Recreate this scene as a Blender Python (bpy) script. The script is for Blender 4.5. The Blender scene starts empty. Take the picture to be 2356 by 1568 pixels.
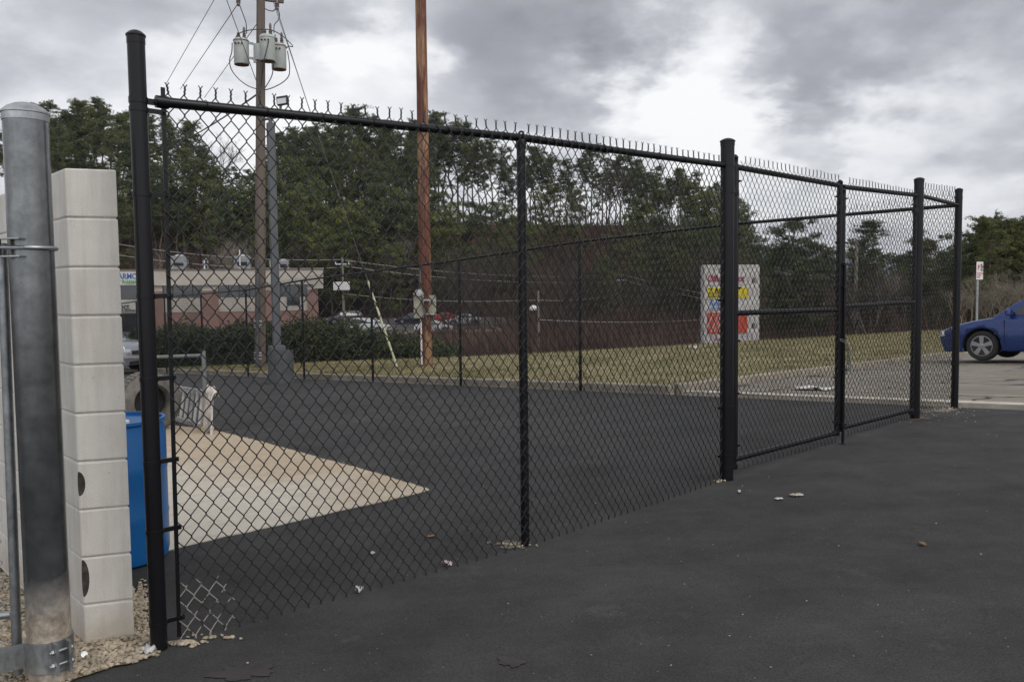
import bpy, bmesh, math, random
import numpy as np
from mathutils import Vector, Matrix
R = math.radians
random.seed(7); rng = np.random.default_rng(7)
sc = bpy.context.scene
COL = sc.collection

# ------------------------------------------------------------------ camera
W, H, F = 2355.0, 1568.0, 1884.0
EYE = 1.347
CAM = Vector((0, 0, EYE))
down = Vector((362.5, 31500.0, F)).normalized()          # down axis in camera space (x right, y down, z forward)
upc = -down
fwd = Vector((0, 0, 1)); fwd = (fwd - upc * fwd.dot(upc)).normalized()
rgt = fwd.cross(upc)
if rgt.x < 0: rgt = -rgt
# world X = rgt, Y = fwd, Z = up  (rows give camera->world)
def c2w(v): return Vector((v.dot(rgt), v.dot(fwd), v.dot(upc)))
def w2c(v): return rgt * v.x + fwd * v.y + upc * v.z
def ray(px, py): return c2w(Vector(((px - W/2)/F, (py - H/2)/F, 1.0)))
def proj(p):
    c = w2c(Vector(p) - CAM); return (W/2 + F*c.x/c.z, H/2 + F*c.y/c.z)
def zat(X, Y, py):
    k = (py - H/2)/F; a = w2c(Vector((X, Y, -EYE))); b = w2c(Vector((0, 0, 1)))
    return (k*a.z - a.y)/(b.y - k*b.z)
def hit(px, py, fn):
    d = ray(px, py); prev = 0.5; t = 0.5
    while t < 600:
        p = CAM + d*t
        if p.z < fn(p.x, p.y):
            lo, hi = prev, t
            for _ in range(40):
                m = (lo+hi)/2; q = CAM + d*m
                if q.z < fn(q.x, q.y): hi = m
                else: lo = m
            q = CAM + d*hi; return Vector((q.x, q.y, fn(q.x, q.y)))
        prev = t; t *= 1.01
    return CAM + d*600
def atY(px, py, Y):
    d = ray(px, py); return CAM + d*(Y/d.y)

cam = bpy.data.cameras.new('camera'); co = bpy.data.objects.new('camera', cam); COL.objects.link(co)
cam.sensor_width = 36; cam.lens = 36*F/W; cam.clip_start = .05; cam.clip_end = 9000
bx, by, bz = c2w(Vector((1,0,0))), c2w(Vector((0,-1,0))), c2w(Vector((0,0,-1)))
co.matrix_world = Matrix(((bx.x,by.x,bz.x,0),(bx.y,by.y,bz.y,0),(bx.z,by.z,bz.z,EYE),(0,0,0,1)))
sc.camera = co

# ------------------------------------------------------------------ helpers
def link(o): COL.objects.link(o); return o
def tag(o, label=None, cat=None, group=None, kind=None):
    if label: o['label'] = label
    if cat: o['category'] = cat
    if group: o['group'] = group
    if kind: o['kind'] = kind
    return o
def empty(name, loc, label, cat, group=None, rz=0):
    o = link(bpy.data.objects.new(name, None)); o.empty_display_size = .1
    o.location = loc; o.rotation_euler = (0,0,rz); return tag(o, label, cat, group)
class MB:
    """collects vertices and faces for one mesh object"""
    def __init__(s): s.v = []; s.f = []; s.m = []
    def add(s, vs, fs, mi=0):
        n = len(s.v); s.v += [tuple(v) for v in vs]; s.f += [tuple(i+n for i in f) for f in fs]; s.m += [mi]*len(fs)
    def box(s, c, d, rz=0, mi=0, M=None):
        c = Vector(c); r = Matrix.Rotation(rz, 3, 'Z') if M is None else M
        vs = [c + r @ Vector((x*d[0]/2, y*d[1]/2, z*d[2]/2)) for x in (-1,1) for y in (-1,1) for z in (-1,1)]
        s.add(vs, [(0,1,3,2),(4,6,7,5),(0,4,5,1),(2,3,7,6),(0,2,6,4),(1,5,7,3)], mi)
    def tube(s, pts, rad, n=8, mi=0, cap=True):
        pts = [Vector(p) for p in pts]
        if not hasattr(rad, '__len__'): rad = [rad]*len(pts)
        vs = []; prev = None
        for i, p in enumerate(pts):
            t = (pts[min(i+1, len(pts)-1)] - pts[max(i-1, 0)])
            t = t.normalized() if t.length > 1e-9 else Vector((0,0,1))
            if prev is None:
                a = Vector((0,0,1)) if abs(t.z) < .9 else Vector((1,0,0))
                u = t.cross(a).normalized()
            else:
                u = prev - t*prev.dot(t)
                u = u.normalized() if u.length > 1e-6 else t.orthogonal().normalized()
            prev = u; w = t.cross(u)
            for k in range(n):
                a = 2*math.pi*k/n; vs.append(p + (u*math.cos(a) + w*math.sin(a))*rad[i])
        fs = [(i*n+k, i*n+(k+1)%n, (i+1)*n+(k+1)%n, (i+1)*n+k) for i in range(len(pts)-1) for k in range(n)]
        if cap: fs += [tuple(range(n))[::-1], tuple((len(pts)-1)*n+k for k in range(n))]
        s.add(vs, fs, mi)
    def lathe(s, prof, c=(0,0,0), n=24, M=None, mi=0):
        """prof: list of (r, z)"""
        c = Vector(c); M = M or Matrix.Identity(3); vs = []
        for r, z in prof:
            for k in range(n):
                a = 2*math.pi*k/n; vs.append(c + M @ Vector((r*math.cos(a), r*math.sin(a), z)))
        fs = [(i*n+k, i*n+(k+1)%n, (i+1)*n+(k+1)%n, (i+1)*n+k) for i in range(len(prof)-1) for k in range(n)]
        fs += [tuple(range(n))[::-1], tuple((len(prof)-1)*n+k for k in range(n))]
        s.add(vs, fs, mi)
    def prism(s, poly, z0, z1, mi=0):
        n = len(poly); f0 = z0 if callable(z0) else (lambda x, y: z0); f1 = z1 if callable(z1) else (lambda x, y: z1)
        vs = [(x, y, f0(x, y)) for x, y in poly] + [(x, y, f1(x, y)) for x, y in poly]
        s.add(vs, [tuple(range(n))[::-1], tuple(range(n, 2*n))] + [(i, (i+1)%n, n+(i+1)%n, n+i) for i in range(n)], mi)
    def build(s, name, mat, parent=None, smooth=False, bevel=0, seg=2):
        me = bpy.data.meshes.new(name); me.from_pydata(s.v, [], s.f)
        mats = mat if isinstance(mat, (list, tuple)) else [mat]
        for m in mats: me.materials.append(m)
        if len(mats) > 1: me.polygons.foreach_set('material_index', s.m)
        b = bmesh.new(); b.from_mesh(me); bmesh.ops.recalc_face_normals(b, faces=b.faces); b.to_mesh(me); b.free()
        o = link(bpy.data.objects.new(name, me))
        if parent:
            o.parent = parent
        if smooth:
            for p in me.polygons: p.use_smooth = len(p.vertices) <= 4
            me.set_sharp_from_angle(angle=R(40))
        if bevel:
            md = o.modifiers.new('bevel', 'BEVEL'); md.width = bevel; md.segments = seg; md.limit_method = 'ANGLE'; md.angle_limit = R(35)
        return o
def np_mesh(name, V, Fq, mat, parent=None, smooth=False):
    V = np.asarray(V, np.float32).reshape(-1, 3); Fq = np.asarray(Fq, np.int32); k = Fq.shape[1]
    me = bpy.data.meshes.new(name); me.vertices.add(len(V)); me.vertices.foreach_set('co', V.ravel())
    me.loops.add(Fq.size); me.loops.foreach_set('vertex_index', Fq.ravel())
    me.polygons.add(len(Fq)); me.polygons.foreach_set('loop_start', np.arange(0, Fq.size, k, dtype=np.int32))
    me.update(calc_edges=True)
    if smooth: me.shade_smooth()
    me.materials.append(mat)
    o = link(bpy.data.objects.new(name, me))
    if parent: o.parent = parent
    return o
def rel(p, o): return Vector(p) - Vector(o)

# ------------------------------------------------------------------ materials
def mat(name, rough=.8, metal=0.0, spec=.5):
    m = bpy.data.materials.new(name); m.use_nodes = True; nt = m.node_tree
    b = nt.nodes['Principled BSDF']; b.inputs['Roughness'].default_value = rough
    b.inputs['Metallic'].default_value = metal; b.inputs['Specular IOR Level'].default_value = spec
    return m, nt, b
def N(nt, t, **k):
    n = nt.nodes.new(t)
    for a, v in k.items(): setattr(n, a, v)
    return n
def coords(nt, world=True):
    if world: return N(nt, 'ShaderNodeNewGeometry').outputs['Position']
    return N(nt, 'ShaderNodeTexCoord').outputs['Object']
def noise(nt, vec, scale, detail=5, rough=.6, sc3=None):
    n = N(nt, 'ShaderNodeTexNoise'); n.inputs['Scale'].default_value = scale
    n.inputs['Detail'].default_value = detail; n.inputs['Roughness'].default_value = rough
    if sc3:
        mp = N(nt, 'ShaderNodeMapping'); mp.inputs['Scale'].default_value = sc3
        nt.links.new(vec, mp.inputs['Vector']); vec = mp.outputs[0]
    nt.links.new(vec, n.inputs['Vector']); return n.outputs['Fac']
def ramp(nt, fac, stops):
    r = N(nt, 'ShaderNodeValToRGB'); e = r.color_ramp.elements
    while len(e) < len(stops): e.new(.5)
    for i, (p, c) in enumerate(stops):
        e[i].position = p; e[i].color = (c[0], c[1], c[2], 1) if hasattr(c, '__len__') else (c, c, c, 1)
    nt.links.new(fac, r.inputs['Fac']); return r.outputs['Color']
def mix(nt, a, b, f, mode='MIX'):
    m = N(nt, 'ShaderNodeMix', data_type='RGBA', blend_type=mode)
    for sock, v in ((m.inputs['Factor'], f), (m.inputs['A'], a), (m.inputs['B'], b)):
        if hasattr(v, 'is_linked') or hasattr(v, 'links'): nt.links.new(v, sock)
        elif hasattr(v, '__len__'): sock.default_value = (*v[:3], 1)
        else: sock.default_value = v
    return m.outputs['Result']
def bump(nt, b, h, strength=.3, dist=.01):
    n = N(nt, 'ShaderNodeBump'); n.inputs['Strength'].default_value = strength; n.inputs['Distance'].default_value = dist
    nt.links.new(h, n.inputs['Height']); nt.links.new(n.outputs[0], b.inputs['Normal'])
def simple(name, col, rough=.7, metal=0, var=.25, scale=6, spec=.5, world=False, bmp=0, bscale=60, sc3=None):
    m, nt, b = mat(name, rough, metal, spec); v = coords(nt, world)
    n = noise(nt, v, scale, 6, .65, sc3)
    c = ramp(nt, n, [(.3, [x*(1-var) for x in col]), (.7, [min(1, x*(1+var)) for x in col])])
    nt.links.new(c, b.inputs['Base Color'])
    if bmp: bump(nt, b, noise(nt, v, bscale, 4), bmp, .004)
    return m
# black vinyl coated steel
M_black = simple('black_coated_steel', (.0052,.0052,.0064), .36, 0, .45, 9, spec=.27, bmp=.12, bscale=25, sc3=(1,1,.25))
M_wire = simple('black_vinyl_wire', (.010,.010,.011), .45, 0, .3, 30, spec=.4)
# front fabric wire: worn to bare zinc in the lower left corner
def wire_worn():
    m, nt, b = mat('worn_black_wire', .45); v = coords(nt, False)
    sep = N(nt, 'ShaderNodeSeparateXYZ'); nt.links.new(v, sep.inputs[0])
    mx = N(nt, 'ShaderNodeMapRange'); mx.inputs['From Min'].default_value = .18; mx.inputs['From Max'].default_value = .42; mx.inputs['To Min'].default_value = 1; mx.inputs['To Max'].default_value = 0
    nt.links.new(sep.outputs['X'], mx.inputs['Value'])
    mz = N(nt, 'ShaderNodeMapRange'); mz.inputs['From Min'].default_value = .22; mz.inputs['From Max'].default_value = .50; mz.inputs['To Min'].default_value = 1; mz.inputs['To Max'].default_value = 0
    nt.links.new(sep.outputs['Z'], mz.inputs['Value'])
    mu = N(nt, 'ShaderNodeMath', operation='MULTIPLY'); nt.links.new(mx.outputs[0], mu.inputs[0]); nt.links.new(mz.outputs[0], mu.inputs[1])
    n = noise(nt, v, 14, 4, .7); ad = N(nt, 'ShaderNodeMath', operation='MULTIPLY_ADD'); nt.links.new(mu.outputs[0], ad.inputs[0]); ad.inputs[1].default_value = .52; nt.links.new(n, ad.inputs[2])
    c = ramp(nt, ad.outputs[0], [(.98, (.010,.010,.011)), (1.28, (.24,.225,.205))])
    nt.links.new(c, b.inputs['Base Color']); return m
M_worn = wire_worn()
M_galv = None
M_chain = simple('old_greenish_chain', (.10,.12,.11), .5, .5, .4, 40)
def galv(name, base=.17, dirt=False):
    m, nt, b = mat(name, .30, .85); v = coords(nt, False)
    n1 = noise(nt, v, 11, 8, .7); n2 = noise(nt, v, 60, 3, .6, (1,1,.5)); n3 = noise(nt, v, 3.5, 5, .6, (1,1,.3))
    c = ramp(nt, n1, [(.3, [base*.62, base*.66, base*.67]), (.7, [base*1.42, base*1.46, base*1.46])])
    c = mix(nt, c, ramp(nt, n3, [(.35, .55), (.65, 1.2)]), .6, 'MULTIPLY')
    if dirt:
        sep = N(nt, 'ShaderNodeSeparateXYZ'); nt.links.new(v, sep.inputs[0])
        a = N(nt, 'ShaderNodeMath', operation='MULTIPLY_ADD'); nt.links.new(n1, a.inputs[0]); a.inputs[1].default_value = .22; nt.links.new(sep.outputs['Z'], a.inputs[2])
        mr = N(nt, 'ShaderNodeMapRange'); mr.inputs['From Min'].default_value = .36; mr.inputs['From Max'].default_value = .55
        mr.inputs['To Min'].default_value = 1; mr.inputs['To Max'].default_value = 0; nt.links.new(a.outputs[0], mr.inputs['Value'])
        mud = ramp(nt, noise(nt, v, 18, 6, .7), [(.30, (.10,.085,.07)), (.5, (.26,.215,.165)), (.72, (.46,.42,.36))])
        c = mix(nt, c, mud, mr.outputs[0])
        mm = N(nt, 'ShaderNodeMath', operation='MULTIPLY_ADD'); nt.links.new(mr.outputs[0], mm.inputs[0]); mm.inputs[1].default_value = -.85; mm.inputs[2].default_value = .85
        nt.links.new(mm.outputs[0], b.inputs['Metallic'])
        rr = N(nt, 'ShaderNodeMapRange'); nt.links.new(mr.outputs[0], rr.inputs['Value']); rr.inputs['To Min'].default_value = .26; rr.inputs['To Max'].default_value = .95
        nt.links.new(rr.outputs[0], b.inputs['Roughness'])
    else:
        nt.links.new(ramp(nt, n2, [(.3, .34), (.7, .55)]), b.inputs['Roughness'])
    nt.links.new(c, b.inputs['Base Color']); bump(nt, b, n2, .1, .002); return m
M_galv = galv('galvanized_steel', .34); M_galvdirt = galv('galvanized_post_steel', .165, True)
M_zinc = galv('dull_zinc', .55)
def block_mat():
    m, nt, b = mat('painted_block', .9, 0, .25); v = coords(nt, False)
    n = noise(nt, v, 5, 7, .65); f = noise(nt, v, 160, 3, .6, (1,1,1.6)); p = noise(nt, v, 60, 2, .5)
    c = ramp(nt, n, [(.3, (.60,.57,.515)), (.7, (.70,.67,.61))])
    c = mix(nt, c, ramp(nt, noise(nt, v, 7, 4, .6, (3,3,.25)), [(.45, (1,1,1)), (.62, (.82,.80,.77))]), .55, 'MULTIPLY')
    c = mix(nt, c, ramp(nt, p, [(.21, (.50,.47,.43)), (.26, (1,1,1))]), .9, 'MULTIPLY')
    sep = N(nt, 'ShaderNodeSeparateXYZ'); nt.links.new(v, sep.inputs[0])
    a = N(nt, 'ShaderNodeMath', operation='MULTIPLY_ADD'); nt.links.new(n, a.inputs[0]); a.inputs[1].default_value = .35; nt.links.new(sep.outputs['Z'], a.inputs[2])
    mr = N(nt, 'ShaderNodeMapRange'); mr.inputs['From Min'].default_value = .17; mr.inputs['From Max'].default_value = .34; mr.inputs['To Min'].default_value = .7; mr.inputs['To Max'].default_value = 0
    nt.links.new(a.outputs[0], mr.inputs['Value']); c = mix(nt, c, (.42,.36,.28), mr.outputs[0])
    nt.links.new(c, b.inputs['Base Color']); bump(nt, b, f, .5, .004); return m
M_block = block_mat()
M_mortar = simple('painted_mortar', (.58,.56,.52), .95, 0, .15, 12)
def asphalt(name, c0, c1, speck=True, patch=None):
    m, nt, b = mat(name, .88, 0, .22); v = coords(nt)
    big = noise(nt, v, .35, 5, .6); mid = noise(nt, v, 2.2, 8, .7, (1,1,1)); fine = noise(nt, v, 120, 3, .7)
    c = ramp(nt, big, [(.32, c0), (.68, c1)])
    c = mix(nt, c, ramp(nt, mid, [(.3, .72), (.72, 1.25)]), .8, 'MULTIPLY')
    strk = noise(nt, v, 1.1, 7, .7, (.35,2.2,1)); c = mix(nt, c, ramp(nt, strk, [(.30, (.80,.78,.76)), (.55, (1,1,1)), (.72, (1.22,1.20,1.16))]), .8, 'MULTIPLY')
    c = mix(nt, c, ramp(nt, fine, [(.3, .45), (.7, 1.55)]), .8, 'MULTIPLY')
    if speck:
        vo = N(nt, 'ShaderNodeTexVoronoi'); vo.inputs['Scale'].default_value = 26; nt.links.new(v, vo.inputs['Vector'])
        wn = N(nt, 'ShaderNodeTexWhiteNoise'); nt.links.new(vo.outputs['Position'], wn.inputs['Vector'])
        lt = N(nt, 'ShaderNodeMath', operation='LESS_THAN'); nt.links.new(vo.outputs['Distance'], lt.inputs[0]); lt.inputs[1].default_value = .10
        gt = N(nt, 'ShaderNodeMath', operation='GREATER_THAN'); nt.links.new(wn.outputs['Value'], gt.inputs[0]); gt.inputs[1].default_value = .95
        mu = N(nt, 'ShaderNodeMath', operation='MULTIPLY'); nt.links.new(lt.outputs[0], mu.inputs[0]); nt.links.new(gt.outputs[0], mu.inputs[1])
        c = mix(nt, c, (.17,.16,.15), mu.outputs[0])
        st = noise(nt, v, 1.6, 6, .75); c = mix(nt, c, ramp(nt, st, [(.60, (0,0,0)), (.80, (.05,.046,.04))]), 1.0, 'ADD')
    nt.links.new(c, b.inputs['Base Color']); bump(nt, b, fine, .5, .006)
    nt.links.new(ramp(nt, mid, [(.3, .95), (.75, .78)]), b.inputs['Roughness']); return m
M_asph = asphalt('new_asphalt', (.036,.0355,.0355), (.049,.048,.047))
def old_asph():
    m, nt, b = mat('old_cracked_asphalt', .92, 0, .2); v = coords(nt)
    c = ramp(nt, noise(nt, v, .5, 7, .7), [(.3, (.16,.145,.12)), (.7, (.25,.228,.195))])
    c = mix(nt, c, ramp(nt, noise(nt, v, 70, 3, .7), [(.3, .65), (.7, 1.3)]), .8, 'MULTIPLY')
    w = N(nt, 'ShaderNodeTexNoise'); w.inputs['Scale'].default_value = 1.7; nt.links.new(v, w.inputs['Vector'])
    va = N(nt, 'ShaderNodeVectorMath', operation='MULTIPLY_ADD'); nt.links.new(w.outputs['Color'], va.inputs[0]); va.inputs[1].default_value = (1.2,1.2,0); nt.links.new(v, va.inputs[2])
    vo = N(nt, 'ShaderNodeTexVoronoi', feature='DISTANCE_TO_EDGE'); vo.inputs['Scale'].default_value = .55; nt.links.new(va.outputs[0], vo.inputs['Vector'])
    c = mix(nt, c, ramp(nt, vo.outputs['Distance'], [(.006, (.12,.11,.10)), (.022, (1,1,1))]), .9, 'MULTIPLY')
    nt.links.new(c, b.inputs['Base Color']); return m
M_old = old_asph()
def slab_mat():
    m, nt, b = mat('dusty_concrete', .93, 0, .2); v = coords(nt)
    n = noise(nt, v, .9, 7, .7)
    sep = N(nt, 'ShaderNodeSeparateXYZ'); nt.links.new(v, sep.inputs[0])
    d = N(nt, 'ShaderNodeVectorMath', operation='DOT_PRODUCT'); nt.links.new(v, d.inputs[0]); d.inputs[1].default_value = (.665,.747,0)
    a = N(nt, 'ShaderNodeMath', operation='MULTIPLY_ADD'); nt.links.new(n, a.inputs[0]); a.inputs[1].default_value = 2.6; nt.links.new(d.outputs['Value'], a.inputs[2])
    mr = N(nt, 'ShaderNodeMapRange'); mr.inputs['From Min'].default_value = 4.7; mr.inputs['From Max'].default_value = 5.7; nt.links.new(a.outputs[0], mr.inputs['Value'])
    c = mix(nt, (.49,.455,.39), (.40,.325,.235), mr.outputs[0])
    c = mix(nt, c, ramp(nt, noise(nt, v, 7, 8, .75), [(.28, (.72,.70,.68)), (.5, (1,1,1)), (.75, (1.12,1.1,1.06))]), .8, 'MULTIPLY')
    c = mix(nt, c, ramp(nt, noise(nt, v, 24, 2, .5), [(.24, (.30,.27,.25)), (.29, (1,1,1))]), .85, 'MULTIPLY')
    nt.links.new(c, b.inputs['Base Color']); bump(nt, b, noise(nt, v, 50, 5), .4, .006); return m
M_slab = slab_mat()
M_kerb = simple('kerb_concrete', (.27,.235,.185), .93, 0, .35, 3, world=True, bmp=.4)
M_line = simple('faded_parking_paint', (.34,.29,.19), .9, 0, .4, 5, world=True)
M_gravel = simple('gravel_stone', (.34,.285,.21), .95, 0, .55, 16, world=True, bmp=.6, bscale=90)
M_dirt = simple('tan_dirt', (.19,.145,.095), .97, 0, .45, 9, world=True, bmp=.8, bscale=70)
def hill_mat():
    m, nt, b = mat('leaf_litter_hillside', .98, 0, .1); v = coords(nt)
    c = ramp(nt, noise(nt, v, .16, 8, .7), [(.3, (.032,.024,.017)), (.5, (.060,.035,.025)), (.68, (.095,.050,.034))])
    c = mix(nt, c, ramp(nt, noise(nt, v, 1.3, 6, .75), [(.3, .45), (.7, 1.6)]), .9, 'MULTIPLY')
    nt.links.new(c, b.inputs['Base Color']); return m
M_hill = hill_mat()
def grass_mat(name, k=1.0):
    m, nt, b = mat(name, .95, 0, .15); v = coords(nt)
    c = ramp(nt, noise(nt, v, .6, 7, .7), [(.33, (.12*k,.115*k,.050*k)), (.5, (.20*k,.175*k,.090*k)), (.68, (.30*k,.25*k,.15*k))])
    c = mix(nt, c, ramp(nt, noise(nt, v, 20, 4, .8), [(.3, .5), (.7, 1.45)]), .8, 'MULTIPLY')
    nt.links.new(c, b.inputs['Base Color']); return m
M_grass = grass_mat('winter_grass'); M_blade = grass_mat('grass_blades', 1.15)
def leaf_mat(name, a, bb, cc, sc1=.5):
    m, nt, b = mat(name, .75, 0, .25); v = coords(nt)
    c = ramp(nt, noise(nt, v, sc1, 4, .6), [(.32, a), (.52, bb), (.70, cc)])
    oi = N(nt, 'ShaderNodeObjectInfo'); c = mix(nt, c, ramp(nt, oi.outputs['Random'], [(0, (.72,.80,.86)), (.5, (1,1,1)), (1, (1.35,1.2,.85))]), .8, 'MULTIPLY')
    nt.links.new(c, b.inputs['Base Color']); return m
M_pine = leaf_mat('pine_needles', (.050,.062,.030), (.085,.100,.044), (.135,.145,.056))
M_pine2 = leaf_mat('bright_pine_needles', (.060,.075,.030), (.105,.122,.040), (.165,.178,.055))
M_hedge = leaf_mat('hedge_leaves', (.030,.042,.020), (.050,.064,.030), (.085,.095,.045), 1.5)
M_bark = simple('pine_bark', (.090,.072,.058), .95, 0, .4, 3, world=True)
M_twig = simple('bare_grey_twigs', (.17,.145,.115), .95, 0, .35, 1, world=True)
M_twigd = simple('dark_bare_twigs', (.055,.041,.033), .95, 0, .4, 1, world=True)
M_brush = simple('brown_brush', (.082,.050,.036), .97, 0, .8, .22, world=True)
M_utility = simple('weathered_pole_wood', (.115,.090,.074), .9, 0, .3, 4, sc3=(6,6,.3), bmp=.5, bscale=20)
def redwood():
    m, nt, b = mat('red_brown_pole_wood', .75); v = coords(nt, False)
    n = noise(nt, v, 6, 7, .7, (7,7,.22)); n2 = noise(nt, v, 1.1, 5, .7, (2.2,2.2,.35))
    c = ramp(nt, n, [(.3, (.055,.018,.010)), (.55, (.13,.038,.018)), (.75, (.22,.075,.035))])
    c = mix(nt, c, (.30,.17,.085), ramp(nt, n2, [(.50, 0), (.58, .85)]))
    c = mix(nt, c, ramp(nt, noise(nt, v, 30, 2, .5, (5,5,.12)), [(.34, (.2,.15,.12)), (.40, (1,1,1))]), .9, 'MULTIPLY')
    nt.links.new(c, b.inputs['Base Color']); bump(nt, b, n, .6, .02); return m
M_red = redwood()
M_bluepl = simple('blue_plastic', (.006,.095,.29), .38, 0, .12, 3)
M_whitepl = simple('white_plastic', (.62,.60,.58), .5, 0, .1, 8)
M_concbase = simple('grey_painted_concrete', (.060,.062,.064), .9, 0, .25, 5, bmp=.3)
M_greypaint = simple('grey_painted_steel', (.075,.078,.084), .6, 0, .2, 4)
M_rail = simple('grey_rail_paint', (.14,.145,.15), .6, 0, .25, 8)
M_trans = simple('transformer_grey_enamel', (.36,.385,.36), .5, 0, .1, 4)
M_rust = simple('rusty_rim', (.13,.07,.05), .8, 0, .5, 12)
M_porc = simple('brown_porcelain', (.11,.085,.075), .35, 0, .3, 10)
M_cable = simple('weathered_cable', (.06,.058,.058), .7, 0, .2, 8)
M_silvercable = simple('bright_aluminium_cable', (.34,.32,.30), .5, .3, .2, 4)
M_alu = simple('scuffed_aluminium', (.38,.37,.35), .5, .35, .35, 9)
M_cloth = simple('dirty_white_cloth', (.50,.46,.42), .95, 0, .3, 9)
M_tyre = simple('tyre_rubber', (.020,.020,.021), .85, 0, .3, 12)
M_dusty = simple('dusty_grey_rubber', (.125,.115,.102), .95, 0, .45, 7, bmp=.7, bscale=30)
M_dark = simple('dark_void', (.010,.010,.011), .8, 0, .2, 5)
M_glass = simple('dark_window_glass', (.018,.022,.025), .08, 0, .2, 2, spec=.7)
M_cream = simple('cream_stucco', (.37,.335,.285), .9, 0, .12, .7, bmp=.2)
M_pink = None
def brick():
    m, nt, b = mat('pink_brick', .9, 0, .2); v = coords(nt, False)
    bt = N(nt, 'ShaderNodeTexBrick'); bt.inputs['Scale'].default_value = 1.0; bt.inputs['Brick Width'].default_value = .4; bt.inputs['Row Height'].default_value = .2
    bt.inputs['Mortar Size'].default_value = .012; bt.inputs['Color1'].default_value = (.25,.150,.125,1); bt.inputs['Color2'].default_value = (.225,.135,.112,1); bt.inputs['Mortar'].default_value = (.20,.125,.105,1)
    sep = N(nt, 'ShaderNodeSeparateXYZ'); nt.links.new(v, sep.inputs[0]); cb = N(nt, 'ShaderNodeCombineXYZ')
    nt.links.new(sep.outputs['X'], cb.inputs['X']); nt.links.new(sep.outputs['Z'], cb.inputs['Y']); nt.links.new(cb.outputs[0], bt.inputs['Vector'])
    c = mix(nt, bt.outputs['Color'], ramp(nt, noise(nt, v, .8, 6, .7), [(.3, .8), (.7, 1.15)]), .8, 'MULTIPLY')
    nt.links.new(c, b.inputs['Base Color']); return m
M_pink = brick()
M_white = simple('white_sign_panel', (.42,.40,.38), .6, 0, .08, 1)
def flat(name, c, r=.6): return simple(name, c, r, 0, .06, 4)
M_txblue = flat('blue_letters', (.02,.10,.32)); M_txgreen = flat('green_letters', (.06,.28,.12)); M_gold = flat('gold_emblem', (.45,.30,.07))
M_txdark = flat('dark_letters', (.03,.03,.035)); M_txred = flat('dark_red_letters', (.25,.012,.05)); M_yellow = flat('yellow_panel', (.50,.40,.015)); M_redp = flat('red_panel', (.38,.05,.025))
M_txlb = flat('light_blue_letters', (.10,.22,.60)); M_txpink = flat('pink_letters', (.45,.10,.20)); M_signred = flat('red_sign_ink', (.50,.03,.04))
M_guard = simple('yellow_guy_guard_plastic', (.44,.42,.27), .7, 0, .55, 9, sc3=(1,1,3))
M_hvac = simple('hvac_sheet_metal', (.20,.205,.205), .4, .4, .2, 2)
M_mtn = simple('distant_forest_hill', (.05,.055,.06), 1, 0, .4, .006, world=True)
def paint(name, c, rough=.28):
    m, nt, b = mat(name, rough, .25, .5); b.inputs['Base Color'].default_value = (*c, 1)
    b.inputs['Coat Weight'].default_value = .6; b.inputs['Coat Roughness'].default_value = .06
    n = noise(nt, coords(nt, False), 3, 4); nt.links.new(ramp(nt, n, [(.3, rough*.8), (.7, rough*1.3)]), b.inputs['Roughness']); return m
M_alloy = simple('alloy_wheel_silver', (.27,.27,.27), .35, .6, .1, 6)
M_lamp = simple('headlamp_lens', (.45,.46,.48), .1, .1, .1, 6)
M_amber = simple('amber_lens', (.45,.12,.02), .2, 0, .1, 6)
M_trim = simple('black_plastic_trim', (.016,.016,.017), .6, 0, .2, 8)

# ------------------------------------------------------------------ terrain
d1 = Vector((.765,.644,0)).normalized(); d2 = Vector((-.69,.724,0)).normalized()
def A(x, y): return .047*x - .0264*y
P6 = hit(2195, 936, A)
Q1 = hit(700, 871, A)
hd = (Q1 - P6); hd.z = 0; hd.normalize()                       # back line direction (towards far left)
hn = Vector((-hd.y, hd.x, 0)); 
if hn.y < 0: hn = -hn
def sdist(x, y): return (x-P6.x)*hn.x + (y-P6.y)*hn.y
SB = 13.0
def B(x, y): s_ = sdist(x, y); return A(x, y) - .035*max(s_-.3, 0) + .016*max(s_-SB, 0)
def BG(x, y): return B(x, y) + (.11 if sdist(x, y) > .3 else 0)
C1 = hit(1010, 822, BG); C2 = hit(2180, 758, BG)
cd = (C2-C1); cd.z = 0; cd.normalize(); cn = Vector((-cd.y, cd.x, 0))
if cn.y < 0: cn = -cn
def cdist(x, y): return (x-C1.x)*cn.x + (y-C1.y)*cn.y
def V(x, y): return EYE - 4.8 + .040*(min(y, 124)-90)
def lerp_tab(t, x):
    if x <= t[0][0]: return t[0][1]
    for (a, b), (c, d) in zip(t, t[1:]):
        if x <= c: return b + (d-b)*(x-a)/(c-a)
    return t[-1][1]
RIDGE = [(-600,440),(100,458),(500,470),(850,512),(1200,522),(1640,528),(1700,560),(1760,645),(1900,655),(2100,652),(3000,652)]
def T(x, y):
    c = cdist(x, y)
    z = B(x, y)
    if c > 0: z = max(z - .45*c, V(x, y)) if z > V(x, y) else V(x, y)
    if y > 122:
        u = W/2 + F*x/max(y, 1)
        zr = EYE + (672 - lerp_tab(RIDGE, u))/F*170
        t = min(1, (y-122)/46); t = t*t*(3-2*t) if t < .5 else t*t*(3-2*t)
        z = V(x, y)*(1-t) + zr*t
        if y > 200: z -= (y-200)*.035
        z = max(z, -14)
    return z
def Tg(x, y): return T(x, y) - (.07 if cdist(x, y) < 0 else .02)
ys = list(np.arange(-14, 62, 1.6)) + list(np.arange(62, 240, 4)) + [260,300,360,450,600,850,1300,2000,3000,4000]
xs = sorted(set([-3800,-2300,-1200,-700,-450,-320,-260] + list(np.arange(-220,-62,6)) + list(np.arange(-62,62,2.0)) + list(np.arange(62,200,6)) + [230,300,450,700,1200,2300,3800]))
Vt = [(x, y, Tg(x, y)) for y in ys for x in xs]; nx = len(xs)
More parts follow.
